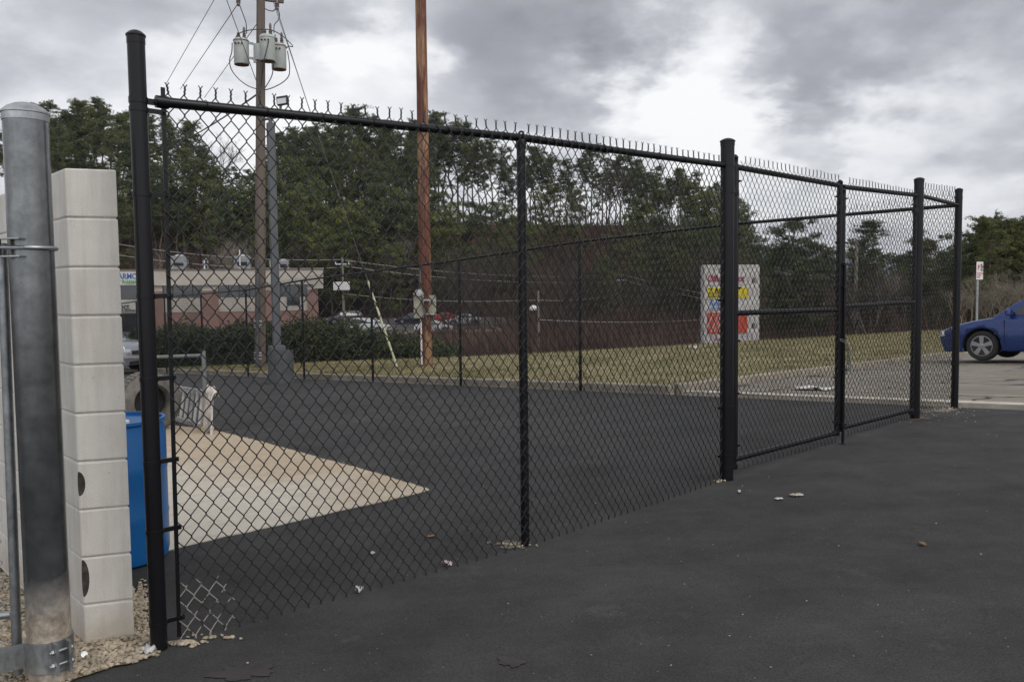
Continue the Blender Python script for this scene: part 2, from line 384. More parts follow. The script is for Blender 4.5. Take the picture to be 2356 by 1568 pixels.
Ft = [(j*nx+i, j*nx+i+1, (j+1)*nx+i+1, (j+1)*nx+i) for j in range(len(ys)-1) for i in range(nx-1)]
tag(np_mesh('ground', Vt, Ft, M_hill, smooth=True), kind='structure')
def xy(p): return (p.x, p.y)
def sheet(name, poly, fn, dz, m, kind='structure', sub=0):
    bm = bmesh.new(); bm.faces.new([bm.verts.new((x, y, 0)) for x, y in poly])
    bmesh.ops.bisect_plane(bm, geom=bm.verts[:]+bm.edges[:]+bm.faces[:], plane_co=P6+hn*SB, plane_no=hn)
    for v in bm.verts: v.co.z = fn(v.co.x, v.co.y)+dz
    bmesh.ops.recalc_face_normals(bm, faces=bm.faces); me = bpy.data.meshes.new(name); bm.to_mesh(me); bm.free(); me.materials.append(m); o = link(bpy.data.objects.new(name, me))
    return tag(o, kind=kind)
def line(p, d, t): return (p.x + d.x*t, p.y + d.y*t)
# new asphalt yard
Lb = line(P6, hd, 60); Rb = line(P6, hd, -30)
def wob(a, b, n, amp, seed=1):
    r = random.Random(seed); out = []
    for i in range(n):
        t = i/n; out.append((a[0]+(b[0]-a[0])*t + r.uniform(-amp, amp), a[1]+(b[1]-a[1])*t + r.uniform(-amp, amp)))
    return out
sheet('asphalt', [(-60, Rb[1]), Rb, Lb, (-60, Lb[1])], A, 0.0, M_asph)
# hinge strip: old concrete edge (flush) right of the kerb corner
KC = hit(1552, 902, A)                                           # corner where kerb turns
def strip(name, a, b, w0, w1, z0, z1, m, fn=A):
    mb = MB(); nrm = hn
    pa = [(a[0]+nrm.x*w0, a[1]+nrm.y*w0), (b[0]+nrm.x*w0, b[1]+nrm.y*w0), (b[0]+nrm.x*w1, b[1]+nrm.y*w1), (a[0]+nrm.x*w1, a[1]+nrm.y*w1)]
    mb.prism(pa, lambda x, y: fn(x, y)+z0, lambda x, y: fn(x, y)+z1)
    return tag(mb.build(name, m, bevel=.02 if z1 > .05 else 0), kind='structure')
mb = MB(); mb.lathe([(.17,-.1),(.17,.10),(.155,.12),(.01,.12)], KC+hn*.21, 20); tag(mb.build('kerb_corner', M_kerb, smooth=True), kind='structure')
strip('concrete_edge', xy(KC), Rb, .06, .25, -.1, .014, simple('pale_concrete_edge', (.46,.42,.35), .93, 0, .3, 4, world=True, bmp=.4))
tk = (Vector(xy(KC)).to_3d() - Vector((P6.x, P6.y, 0))).dot(hd)
strip('kerb', line(P6, hd, tk), Lb, .14, .30, -.1, .12, M_kerb)
# second kerb between old lot and grass
K2 = hit(2180, 821, B); kd = (K2-KC); kd.z = 0; kd.normalize()
if True:
    a = KC + hn*.3; b2 = KC + kd*45; n2 = Vector((-kd.y, kd.x, 0)); n2 = n2 if n2.y > 0 else -n2
    mb = MB(); kt = (SB-.3)/kd.dot(hn); km = KC + kd*kt
    for e0_, e1_ in ((a, km), (km, b2)):
        mb.prism([xy(e0_), xy(e1_), xy(e1_+n2*.16), xy(e0_+n2*.16)], lambda x, y: B(x, y)-.1, lambda x, y: B(x, y)+.12)
    tag(mb.build('lot_kerb', M_kerb, bevel=.02), kind='structure')
    # old asphalt lot
    sheet('old_parking_lot', [line(KC+hn*.31, hd, 0), (P6.x+hn.x*.33-hd.x*30, P6.y+hn.y*.33-hd.y*30), xy(b2+Vector((18,-10,0))), xy(b2)], B, .0, M_old)
    # painted bay lines
    lineb = []
    for yy in (866, 911, 838):
        p = hit(2300, yy, B); lineb.append(p)
        mb = MB(); q = [line(p, hd, 3.2), line(p, hd, -9), ]
        mb.add([(x+dx*hn.x, y+dx*hn.y, B(x+dx*hn.x, y+dx*hn.y)+.004) for (x, y), dx in ((q[0],0),(q[1],0),(q[1],.10),(q[0],.10))], [(0,1,2,3)])
        tag(mb.build('parking_line', M_line), kind='structure')
# grass: from kerbs to a little past the crest
gp = []
gl0 = Vector((*line(P6, hd, tk), 0)) + hn*.29; gl1 = Vector((*line(P6, hd, 60), 0)) + hn*.29
k0 = KC + hn*.3 + n2*.15; k1 = KC + kd*44 + n2*.15
rows = []
nG = 60
def crest_pt(t, over):
    p = C1 + cd*t + cn*over; return p
# strip grid between front edge (polyline gl1 -> gl0 -> k1) and the crest line
front = [gl1 + (gl0-gl1)*(i/30) for i in range(31)] + [k0 + (k1-k0)*(i/30) for i in range(1, 31)]
V_, F_ = [], []
def cproj(p): return (p - C1).dot(cd)
t0, t1 = cproj(gl1), cproj(k1)
for i, p in enumerate(front):
    e = C1 + cd*cproj(p) + cn*2.5
    if cdist(p.x, p.y) > 1.5: e = p + hn*4
    for j in range(9):
        q = p + (e-p)*(j/8); z = B(q.x, q.y)+.105 - .05*max(cdist(q.x, q.y)+.2, 0)**1.3
        V_.append((q.x, q.y, z))
for i in range(len(front)-1):
    for j in range(8): F_.append((i*9+j, (i+1)*9+j, (i+1)*9+j+1, i*9+j+1))
tag(np_mesh('grass_verge', V_, F_, M_grass, smooth=True), kind='structure')
# grass blades
gv, gf = [], []
for k in range(52000):
    i = random.random()**1.0*(len(front)-1); a = int(i); p = front[a] + (front[min(a+1, len(front)-1)]-front[a])*(i-a)
    if p.x < -30: continue
    e = C1 + cd*cproj(p) + cn*2.2
    if cdist(p.x, p.y) > 1.5: e = p + hn*4
    q = p + (e-p)*random.random()
    z = B(q.x, q.y)+.10 - .05*max(cdist(q.x, q.y)+.2, 0)**1.3
    h = random.uniform(.03, .10); an = random.random()*6.28; w = .018; l = random.uniform(-.05, .05)
    n = len(gv); gv += [(q.x-math.cos(an)*w, q.y-math.sin(an)*w, z), (q.x+math.cos(an)*w, q.y+math.sin(an)*w, z), (q.x+l, q.y+l*.6, z+h)]; gf.append((n, n+1, n+2))
tag(np_mesh('grass', gv, gf, M_blade), kind='stuff', label='short patchy winter grass on the verge beyond the fence', cat='grass')
# lower lot
mb = MB(); lp = [(-75, 86), (-1.5, 96.5), (-3, 101), (1.5, 119), (-75, 121)]
mb.add([(x, y, V(x, y)+.03) for x, y in lp], [tuple(range(5))]); tag(mb.build('lower_parking_lot', asphalt('lower_asphalt', (.075,.068,.066), (.10,.09,.086), False)), kind='structure')
mb = MB()
for a, b in (((-75,85.6),(-1.3,96.2)), ((-1.3,96.2),(-2.6,101.2))):
    d = Vector((b[0]-a[0], b[1]-a[1], 0)).normalized(); nn = Vector((-d.y, d.x, 0))*.22
    mb.prism([a, b, (b[0]-nn.x, b[1]-nn.y), (a[0]-nn.x, a[1]-nn.y)], lambda x, y: V(x, y)-.1, lambda x, y: V(x, y)+.2)
tag(mb.build('lower_kerb', simple('pale_kerb', (.33,.28,.22), .9, 0, .2, .5)), kind='structure')
# concrete slab inside the fence
def gp_(px, py, fn=A): return hit(px, py, fn)
sl = [(986,1127),(940,1112),(870,1090),(800,1071),(700,1044),(600,1016),(500,992),(470,986),(380,978),(250,960),(100,985),(60,1200),(200,1312),(300,1290),(400,1262),(520,1234),(640,1208),(760,1180),(880,1153),(950,1138)]
sp0 = [xy(gp_(x, y)) for x, y in sl]; sp = []
for i_, p_ in enumerate(sp0):
    q_ = sp0[(i_+1) % len(sp0)]; n_ = max(1, int(math.hypot(q_[0]-p_[0], q_[1]-p_[1])/.07))
    for k in range(n_): t_ = k/n_; sp.append((p_[0]+(q_[0]-p_[0])*t_+random.uniform(-.011,.011), p_[1]+(q_[1]-p_[1])*t_+random.uniform(-.011,.011)))
mb = MB(); mb.prism(sp, lambda x, y: A(x, y)-.05, lambda x, y: A(x, y)+.012); tag(mb.build('concrete_slab', M_slab, bevel=.006), kind='structure')
# gravel bed
gb = [(-60,1290),(60,1270),(118,1330),(300,1345),(345,1450),(352,1512),(300,1528),(262,1536),(232,1545),(205,1556),(175,1562),(130,1590),(-80,1660)]
g0_ = [xy(gp_(x, y)) for x, y in gb]; gpoly = []
for i_, p_ in enumerate(g0_):
    q_ = g0_[(i_+1) % len(g0_)]; n_ = max(1, int(math.hypot(q_[0]-p_[0], q_[1]-p_[1])/.04))
    for k in range(n_): t_ = k/n_; gpoly.append((p_[0]+(q_[0]-p_[0])*t_+random.uniform(-.008,.008), p_[1]+(q_[1]-p_[1])*t_+random.uniform(-.008,.008)))
mb = MB(); mb.add([(x, y, A(x, y)+.008) for x, y in gpoly], [tuple(range(len(gpoly)))]); tag(mb.build('dirt_bed', M_dirt), kind='structure')
def inpoly(x, y, poly):
    c = False; j = len(poly)-1
    for i in range(len(poly)):
        xi, yi = poly[i]; xj, yj = poly[j]
        if (yi > y) != (yj > y) and x < (xj-xi)*(y-yi)/(yj-yi)+xi: c = not c
        j = i
    return c
ico = bmesh.new(); bmesh.ops.create_icosphere(ico, subdivisions=1, radius=1); ico_v = np.array([v.co[:] for v in ico.verts]); ico_f = np.array([[v.index for v in f.verts] for f in ico.faces]); ico.free()
def rocks(name, pts, label, m=M_gravel):
    Vs, Fs = [], []
    for i, (p, r) in enumerate(pts):
        s = np.array([r*random.uniform(.7,1.3), r*random.uniform(.7,1.3), r*random.uniform(.4,.8)]); a = random.random()*6.28
        v = ico_v*(1+rng.uniform(-.42,.42,(12,1)))*s; v = v @ np.array([[math.cos(a),math.sin(a),0],[-math.sin(a),math.cos(a),0],[0,0,1]]) + np.array(p)
        Vs.append(v); Fs.append(ico_f + 12*i)
    return tag(np_mesh(name, np.concatenate(Vs), np.concatenate(Fs), m), label, 'gravel', kind='stuff')
pts = []
xs_ = [p[0] for p in gpoly]; ys_ = [p[1] for p in gpoly]
while len(pts) < 9000:
    x, y = random.uniform(min(xs_), max(xs_)), random.uniform(max(1.8, min(ys_)), max(ys_))
    if inpoly(x, y, gpoly): pts.append(((x, y, A(x, y)+.012), random.choice((.004,.005,.007,.009,.013))*random.uniform(.7,1.3)))
for cx_, cy_, sx, sy, n in ((425,1480,45,7,60),(500,1466,60,5,22),(1180,1252,34,5,40),(1655,1107,22,3,22),(2160,941,45,5,60),(350,1500,20,10,60),(352,1390,12,60,160),(325,1395,14,50,200)):
    for k in range(n):
        p = gp_(random.gauss(cx_, sx*.5), random.gauss(cy_, sy*.5)); pts.append(((p.x, p.y, A(p.x, p.y)+.006), random.uniform(.004,.013)))
for k in range(420):
    i_ = random.randrange(len(sp)); x_, y_ = sp[i_]; r_ = random.gauss(0, .035); pts.append(((x_+r_, y_+random.gauss(0, .035), A(x_, y_)+.006), random.uniform(.002,.008)))
rocks('gravel', pts, 'loose tan gravel round the block pillar and along the fence foot')

# ------------------------------------------------------------------ chain link
def tube_np(P, r, n):
    """P: (k,3) path; returns verts, quads for an open tube"""
    P = np.asarray(P, float); t = np.gradient(P, axis=0); t /= np.linalg.norm(t, axis=1)[:, None]+1e-9
    a = np.array([0, 1.0, 0]); u = np.cross(t, a); u /= np.linalg.norm(u, axis=1)[:, None]+1e-9; w = np.cross(t, u)
    ang = np.arange(n)*2*np.pi/n
    Vv = P[:, None, :] + r*(u[:, None, :]*np.cos(ang)[None, :, None] + w[:, None, :]*np.sin(ang)[None, :, None])
    k = len(P); i = np.arange(k-1)[:, None]*n; j = np.arange(n)[None, :]
    Fq = np.stack([i+j, i+(j+1)%n, i+n+(j+1)%n, i+n+j], -1).reshape(-1, 4)
    return Vv.reshape(-1, 3), Fq
def fabric(name, a, b, z0, z1, h, mat_, parent, origin, r=.0024, nside=4, fine=True, top=True, bot=False, pitch=.0665, vp=.086):
    """a, b: XY ends; z0/z1 bottom heights; local frame: X along fence, Z up"""
    a = Vector((a[0], a[1], 0)); b = Vector((b[0], b[1], 0)); L = (b-a).length; ex = (b-a)/L; ey = Vector((-ex.y, ex.x, 0))
    hp = pitch/2; n = int(round(L/hp)); hp = L/n; k = int(round(h/(vp/2))); vz = h/k
    d = .0022 if fine else 0
    Vs, Fs = [], []; off = 0
    tmpl = []
    for par in (0, 1):
        P = []
        for i in range(k+1):
            right = (i+par) % 2
            x = hp+.0012 if right else -.0012
            s = 1 if right else -1
            if fine and 0 < i < k:
                ins = -s*.0045
                P += [(x+ins*2.2, s*d, i*vz-.0135), (x, s*d, i*vz-.0030), (x, -s*d, i*vz+.0030), (x+ins*2.2, -s*d, i*vz+.0135)]
            else: P.append((x, 0, i*vz))
        tmpl.append(tube_np(P, r, nside))
    for i in range(n):
        v, f = tmpl[i % 2]; v = v.copy(); v[:, 0] += i*hp; v[:, 0] = v[:, 0] + .0012*np.sin(v[:, 2]*7+i*.35); v[:, 1] += .004*np.sin(i*.21+v[:, 2]*3)
        Vs.append(v); Fs.append(f+off); off += len(v)
    # twisted selvage with barbs where two wires meet at the top / bottom
    def spikes(zbase, sgn, odd):
        nonlocal off
        for i in range(0, n+1):
            if (i % 2) != odd: continue
            if i < 1 or i > n-1: continue
            x = i*hp; lean = random.uniform(-.004, .004); g = (.036 if sgn > 0 else .016)*random.uniform(.85,1.1)
            tw = [(x + lean*q/6 + .0016*math.sin(q*2.1), .0016*math.cos(q*2.1), zbase + sgn*(-.001 + g*q/6)) for q in range(7)]
            for pth, rr in ((tw, r*1.65), ([(x+lean, 0, zbase+sgn*g*.95), (x+lean-.008, .003, zbase+sgn*(g+.011))], r*.85), ([(x+lean, 0, zbase+sgn*g*.95), (x+lean+.008, -.003, zbase+sgn*(g+.010))], r*.85)):
                v, f = tube_np(pth, rr, nside); Vs.append(v); Fs.append(f+off); off += len(v)
    # wire i ends at top on right side if (k+par)%2==1 ; junction index parity
    if top: spikes(h, 1, k % 2)
    if bot: spikes(0, -1, 0)
    Vv = np.concatenate(Vs); Ff = np.concatenate(Fs)
    if top:
        pass
    t = Vv[:, 0]/L
    X = Vv[:, 0:1]; Y = Vv[:, 1:2]; Z = Vv[:, 2:3]
    zb = (z0 + (z1-z0)*t)[:, None]
    o_ = np_mesh(name, np.hstack([X, Y, Z+zb-z0]), Ff, mat_, None)
    ang = math.atan2(ex.y, ex.x); o_.parent = parent; o_.location = (a.x-origin.x, a.y-origin.y, z0-origin.z); o_.rotation_euler = (0, 0, ang)
    return o_
def post(mb, p, q, r, n=20): mb.tube([p, q], r, n)
def dome_cap(c, r, up=Vector((0,0,1))):
    m = MB(); m.lathe([(r*1.05, -.034), (r*1.055, -.006), (r*1.13, -.004), (r*1.13, .002), (r*.98, .007), (r*.72, .015), (r*.4, .020), (r*.08, .022)], c, 24); return m
def band(mb, c, r, dirv, w=.022, ext=.05, th=.003):
    """tension band round a post at c reaching ext towards dirv"""
    mb.lathe([(r+.0005, -w/2), (r+th, -w/2), (r+th, w/2), (r+.0005, w/2)], c, 20)
    e = Vector(c) + dirv*(r+ext/2); M = Matrix.Rotation(math.atan2(dirv.y, dirv.x), 3, 'Z')
    mb.box(e, (ext, .012, w), M=M)
    bp = Vector(c) + dirv*(r+ext-.008); side = Vector((-dirv.y, dirv.x, 0))
    mb.tube([bp-side*.018, bp+side*.018], .006, 6)

# --- post positions (px base), heights from pixel tops
def base(px, py, fn=A): return hit(px, py, fn)
R1, R5, R6 = .0345, .047, .038
P1 = base(366, 1492); P2 = base(1208, 1254); P3 = base(1671, 1103); P5 = base(2104, 962)
H1 = zat(P1.x, P1.y, 82); H3 = zat(P3.x, P3.y, 325); H5 = zat(P5.x, P5.y, 413); H6 = zat(P6.x, P6.y, 437)
print('P', P1, P2, P3, P5, P6, H1-P1.z, H3-P3.z, H5-P5.z, H6-P6.z)
ef = Vector((P3.x-P1.x, P3.y-P1.y, 0)).normalized()
# top rail heights
zr1 = zat(P1.x, P1.y, 228); zr3 = zat(P3.x, P3.y, 381); print('rail', zr1-P1.z, zr3-P3.z)
t2 = (Vector((P2.x-P1.x, P2.y-P1.y, 0))).length/(Vector((P3.x-P1.x, P3.y-P1.y, 0))).length
zr2 = zat(P2.x, P2.y, 317)
def lean_top(p, px, H):   # a slight lean so that the post top sits over the right spot
    dx = (px - proj((p.x, p.y, H))[0])/F*p.y; return Vector((p.x+dx*.75, p.y, H))
fr = empty('chain_link_fence', P1, 'tall black chain link fence panel nearest the camera, left of the double gate', 'fence')
T1 = lean_top(P1, 312, H1); T2 = Vector((P2.x, P2.y, zr2)); T3 = lean_top(P3, 1673, H3)
def up_at(p, t, z): f = (z-p.z)/(t.z-p.z); return p + (t-p)*f
m = MB(); m.tube([rel(P1, P1)-Vector((0,0,.1)), rel(T1, P1)], R1, 28); o1 = m.build('terminal_post', M_black, fr, smooth=True)
dome_cap(rel(T1, P1), R1).build('post_cap', M_black, o1, smooth=True)
m = MB(); m.tube([rel(P2, P1)-Vector((0,0,.1)), rel(T2, P1)-Vector((0,0,.02))], .0255, 20); o2 = m.build('line_post', M_black, fr, smooth=True)
m = MB()                                                          # loop cap over the rail
c = rel(T2, P1); side = ef
m.lathe([(.029,-.06),(.030,-.02),(.027,-.012),(.01,-.01)], c, 16)
pr = Vector((-ef.y, ef.x, 0))
m.tube([c + pr*(math.cos(a)*.027) + Vector((0,0,math.sin(a)*.034)) for a in np.linspace(-.4, math.pi+.4, 14)], .006, 8)
m.build('loop_cap', M_black, o2, smooth=True)
m = MB(); m.tube([rel(P3, P1)-Vector((0,0,.1)), rel(T3, P1)], .050, 28); o3 = m.build('terminal_post', M_black, fr, smooth=True)
dome_cap(rel(T3, P1), .050).build('post_cap', M_black, o3, smooth=True)
ra = up_at(P1, T1, zr1); rb = up_at(P3, T3, zr3)
m = MB(); m.tube([rel(ra, P1)+ef*.075, rel(T2, P1), rel(rb, P1)-ef*.05], .0215, 18); m.build('top_rail', M_black, fr, smooth=True)
m = MB(); m.lathe([(.026,0),(.027,.045),(.0265,.05),(.022,.05)], rel(ra, P1)+ef*.07, 16, Matrix.Rotation(math.atan2(ef.y, ef.x), 3, 'Z') @ Matrix.Rotation(R(90), 3, 'Y'))
band(m, rel(ra, P1)+Vector((0,0,-.005)), R1, ef, .024, .04)
m.build('rail_end_cup', M_black, fr, smooth=True)
# tension bar and bands
tb0 = P1 + ef*.085 + Vector((0,0,.03)); tb1 = up_at(P1, T1, zat(P1.x, P1.y, 193)) + ef*.100
m = MB(); vv = (tb1-tb0); Mx = Matrix.Rotation(math.atan2(ef.y, ef.x), 3, 'Z')
ang = math.atan2((Vector((vv.x, vv.y, 0)).dot(ef)), vv.z)
m.box(rel((tb0+tb1)/2, P1), (.017, .006, vv.length), M=Mx @ Matrix.Rotation(ang, 3, 'Y')); m.build('tension_bar', M_black, fr)
for py in (252, 447, 681, 872, 1063, 1222, 1432):
    z = zat(P1.x, P1.y, py); m = MB(); band(m, rel(up_at(P1, T1, z), P1), R1, ef, .019, .075); m.build('tension_band', M_black, fr, smooth=True)
m = MB(); c = rel(up_at(P1, T1, P1.z+.20), P1)
for py in (380, 690, 935, 1045):
    z = zat(P3.x, P3.y, py); mm = MB(); band(mm, rel(up_at(P3, T3, z), P1), .050, -ef, .018, .05); mm.build('tension_band', M_black, fr, smooth=True)
# fabric in two spans
fa0 = P1 + ef*.088; hfab = 2.40
zt1 = zat(P1.x, P1.y, 205); zt3 = zat(P3.x, P3.y, 372)
hf1 = zt1 - P1.z - .015; print('fabric height', hf1, zt3-P3.z)
fabric('chain_link_fabric', (fa0.x, fa0.y), (P2.x+pr.x*-.03, P2.y-pr.y*.03), P1.z+.015, P2.z+.02, hf1, M_worn, fr, P1, r=.0027, nside=5, bot=True, pitch=.065, vp=.0885)
fabric('chain_link_fabric', (P2.x-pr.x*.03, P2.y-pr.y*.03), (P3.x-ef.x*.05, P3.y-ef.y*.05), P2.z+.02, P3.z+.02, hf1, M_wire, fr, P1, r=.0027, nside=5, bot=True, pitch=.065, vp=.0885)
# wire ties on the rail
nt_ = 15
for k in range(1, nt_):
    m = MB()
    t = k/nt_; p = (rel(ra, P1)*(1-t*2) + rel(T2, P1)*t*2) if t < .5 else (rel(T2, P1)*(2-2*t) + rel(rb, P1)*(2*t-1))
    m.tube([p + pr*(math.cos(a)*.0235) + Vector((0,0,math.sin(a)*.0235)) + ef*(.012*a/6.28) for a in np.linspace(0, 6.28, 12)], .0018, 5)
    m.build('wire_tie', M_black, fr)

# --- gate: two leaves between P3 and P5, gate end post P5, short side panel to P6
eg = Vector((P5.x-P3.x, P5.y-P3.y, 0)); Lg = eg.length; eg.normalize(); pg = Vector((-eg.y, eg.x, 0))
GM = P3 + eg*(Lg*.512); GM.z = A(GM.x, GM.y)
def leaf(name, a, b, label, za_top, zb_top, za_bot, zb_bot, za_mid, zb_mid, exa, exb):
    """a, b base XY of both stiles"""
    o = empty(name, Vector((a.x, a.y, A(a.x, a.y))), label, 'gate', 'leaves of the black double gate')
    org = o.location.copy()
    for p, zt, zb, ex in ((a, za_top, za_bot, exa), (b, zb_top, zb_bot, exb)):
        m = MB(); m.tube([rel((p.x, p.y, zb-.03), org), rel((p.x, p.y, zt+ex), org)], .0225, 16); s = m.build('gate_stile', M_black, o, smooth=True)
        dome_cap(rel((p.x, p.y, zt+ex), org), .0225).build('stile_cap', M_black, s, smooth=True)
    for nm, z0, z1 in (('top_rail', za_top, zb_top), ('middle_rail', za_mid, zb_mid), ('bottom_rail', za_bot, zb_bot)):
        m = MB(); m.tube([rel((a.x, a.y, z0), org), rel((b.x, b.y, z1), org)], .0215, 14); m.build(nm, M_black, o, smooth=True)
    e = (b-a).normalized(); fa = a + e*.045 - pg*.024; fb = b - e*.045 - pg*.024
    hh = za_top - za_bot + .10
    fabric('chain_link_fabric', (fa.x, fa.y), (fb.x, fb.y), za_bot-.055, zb_bot-.055, hh, M_wire, o, org, r=.0024, nside=4, bot=True)
    for p, e_, z0, z1 in ((a, e, za_bot, za_top), (b, -e, zb_bot, zb_top)):
        m = MB(); q = p + e_*.045; m.box(rel((q.x, q.y, (z0+z1)/2), org), (.015, .006, z1-z0+.05), math.atan2(eg.y, eg.x)); tb = m.build('tension_bar', M_black, o)
        for k in range(6):
            zz = z0 + .1 + (z1-z0-.2)*k/5; m = MB(); band(m, rel((p.x, p.y, zz), org), .0225, e_, .016, .045); m.build('tension_band', M_black, tb, smooth=True)
    return o
gs1 = P3 + eg*.095; gs2 = P3 + eg*(Lg*.504); gs3 = P3 + eg*(Lg*.521); gs4 = P5 - eg*.085
for g in (gs1, gs2, gs3, gs4): g.z = 0
zz = lambda p, py: zat(p.x, p.y, py)
leaf('gate_leaf', gs1, gs2, 'left leaf of the black double gate, hinged on the thick middle post', zz(gs1, 384), zz(gs2, 427), zz(gs1, 1056), zz(gs2, 994), zz(gs1, 720), zz(gs2, 712), .07, .03)
L2 = leaf('gate_leaf', gs3, gs4, 'right leaf of the black double gate, next to the far terminal post', zz(gs3, 430), zz(gs4, 449), zz(gs3, 984), zz(gs4, 942), zz(gs3, 706), zz(gs4, 694), -.03, .0)
m = MB(); q = (gs2+gs3)/2 - pg*.04; org = L2.location
m.tube([rel((q.x, q.y, A(q.x, q.y)+.005), org), rel((q.x, q.y, zz(q, 605)), org)], .013, 12)
m.lathe([(.03,0),(.03,.006),(.014,.008)], rel((q.x, q.y, A(q.x, q.y)+.002), org), 14)
for py in (608, 660, 850, 975): m.box(rel((q.x, q.y, zz(q, py)), org), (.075, .035, .018), math.atan2(eg.y, eg.x))
m.build('drop_rod', M_black, L2, smooth=True)
# hinges
for (p, g, py) in ((P3, gs1, 443), (P3, gs1, 1078), (P5, gs4, 487), (P5, gs4, 948)):
    pass
for py in (440, 1076): 
    m = MB(); z = zz(P3, py); band(m, rel((P3.x, P3.y, z), P1), .050, eg, .03, .05); m.lathe([(.030,-.02),(.032,0),(.030,.02)], rel((gs1.x, gs1.y, z), P1), 14)
    m.build('gate_hinge', M_black, fr, smooth=True)
sf = empty('chain_link_fence', P5, 'short black chain link panel between the gate end post and the corner post', 'fence')
es = Vector((P6.x-P5.x, P6.y-P5.y, 0)).normalized()
m = MB(); m.tube([(0,0,-.1), (0,0,H5-P5.z)], R5, 24); o5 = m.build('terminal_post', M_black, sf, smooth=True); dome_cap((0,0,H5-P5.z), R5).build('post_cap', M_black, o5, smooth=True)
for py in (487, 946):
    m = MB(); z = zz(P5, py); band(m, (0,0,z-P5.z), R5, -eg, .035, .05); m.lathe([(.030,-.025),(.032,0),(.030,.025)], rel((gs4.x, gs4.y, z), P5), 14)
    m.build('gate_hinge', M_black, sf, smooth=True)
T6 = Vector((P6.x, P6.y, H6))
m = MB(); m.tube([rel(P6, P5)-Vector((0,0,.1)), rel(T6, P5)], R6, 24); o6 = m.build('corner_post', M_black, sf, smooth=True); dome_cap(rel(T6, P5), R6).build('post_cap', M_black, o6, smooth=True)
z5r, z6r = zz(P5, 449), zz(P6, 472)
m = MB(); m.tube([rel((P5.x, P5.y, z5r), P5), rel((P6.x, P6.y, z6r), P5)], .0215, 14); m.build('top_rail', M_black, sf, smooth=True)
fabric('chain_link_fabric', (P5.x+es.x*.055, P5.y+es.y*.055), (P6.x-es.x*.08, P6.y-es.y*.08), P5.z+.03, P6.z+.03, z5r-P5.z+.06, M_wire, sf, P5, r=.0024)
m = MB(); q = P6 - es*.085; m.box(rel((q.x, q.y, (P6.z+z6r)/2+.05), P5), (.016,.006,z6r-P6.z+.02), math.atan2(es.y, es.x))
for k in range(7): band(m, rel((P6.x, P6.y, P6.z+.12+k*.37), P5), R6, -es, .018, .06)
m.build('tension_bar', M_black, sf)
# --- back fence
bps = [(1690, 912), (1335, 898), (1060, 892), (858, 883), (700, 873), (571, 861), (468, 852), (384, 845)]
bb = []
dd0 = (hit(700, 873, A) - P6); 
L0 = 3.02
dirb = Vector((hd.x, hd.y, 0))
for k in range(1, 14):
    # step along the back line so that the known posts fall on their pixels
    if k-1 < len(bps):
        px = bps[k-1][0]; lo, hi = 0.0, 60.0
        for _ in range(40):
            mdl = (lo+hi)/2; q = P6 + dirb*mdl
            if proj((q.x, q.y, A(q.x, q.y)))[0] > px: lo = mdl
            else: hi = mdl
        t = (lo+hi)/2
    else: t = t + 3.0
    q = P6 + dirb*t; bb.append(Vector((q.x, q.y, A(q.x, q.y)))); print('back', k, round(t, 2), proj(bb[-1]))
bf = empty('chain_link_fence', bb[3], 'long black chain link fence along the kerb at the back of the yard', 'fence'); ob = bb[3]
rail_px = [(384,683),(571,667),(700,645),(858,625),(1060,598),(1335,556),(1690,515),(2195,470)]
hr = 2.36
tops = [Vector((P6.x, P6.y, z6r))]
for q in bb:
    u = proj(q)[0]; tops.append(Vector((q.x, q.y, zat(q.x, q.y, lerp_tab(rail_px, u)) if u > 380 else q.z + (tops[-1].z-tops_last.z))))
    tops_last = q
m = MB(); m.tube([rel(p, ob) for p in tops], .0215, 12); m.build('top_rail', M_black, bf, smooth=True)
for q, t in zip(bb, tops[1:]):
    m = MB(); m.tube([rel(q, ob)-Vector((0,0,.1)), rel(t, ob)], .027, 14); m.build('line_post', M_black, bf, smooth=True)
allp = [P6] + bb
for i in range(len(allp)-1):
    a, b = allp[i], allp[i+1]; hgt = (tops[i].z-a.z)*.5+(tops[i+1].z-b.z)*.5
    if proj(b)[0] < 150: break
    fabric('chain_link_fabric', (a.x, a.y), (b.x, b.y), a.z+.03, b.z+.03, hgt+.03, M_wire, bf, ob, r=.0023, nside=3, fine=False)
# chain and padlock on the gate
ch = empty('gate_chain', (q0 := (gs2+gs3)/2 - pg*.03) + Vector((0,0,zz((gs2+gs3)/2, 800))), 'pale steel chain with a padlock looped round the meeting gate stiles', 'chain'); oc = ch.location
m = MB(); mk = [(-.045,.03,.06),(-.03,-.03,.075),(0,-.045,.06),(.02,-.05,.03),(.03,-.045,0),(.03,-.04,-.035),(.035,-.04,-.07),(.035,-.04,-.105),(.04,-.04,-.14)]
for i in range(len(mk)-1):
    a, b = Vector(mk[i]), Vector(mk[i+1]); c = (a+b)/2; d = (b-a).normalized(); s_ = d.orthogonal().normalized() if i % 2 else d.cross(d.orthogonal()).normalized()
    m.tube([c + d*(math.cos(t)*.026) + s_*(math.sin(t)*.012) for t in np.linspace(0, 2*math.pi, 13)], .0042, 6, cap=False)
m.build('chain', M_chain, ch, smooth=True)
m = MB(); m.box((.035,-.04,-.19), (.036,.018,.034)); m.tube([(.018,-.04,-.175),(.018,-.04,-.145),(.035,-.04,-.130),(.052,-.04,-.145),(.052,-.04,-.175)], .0045, 8); m.build('padlock', M_chain, ch, bevel=.004)

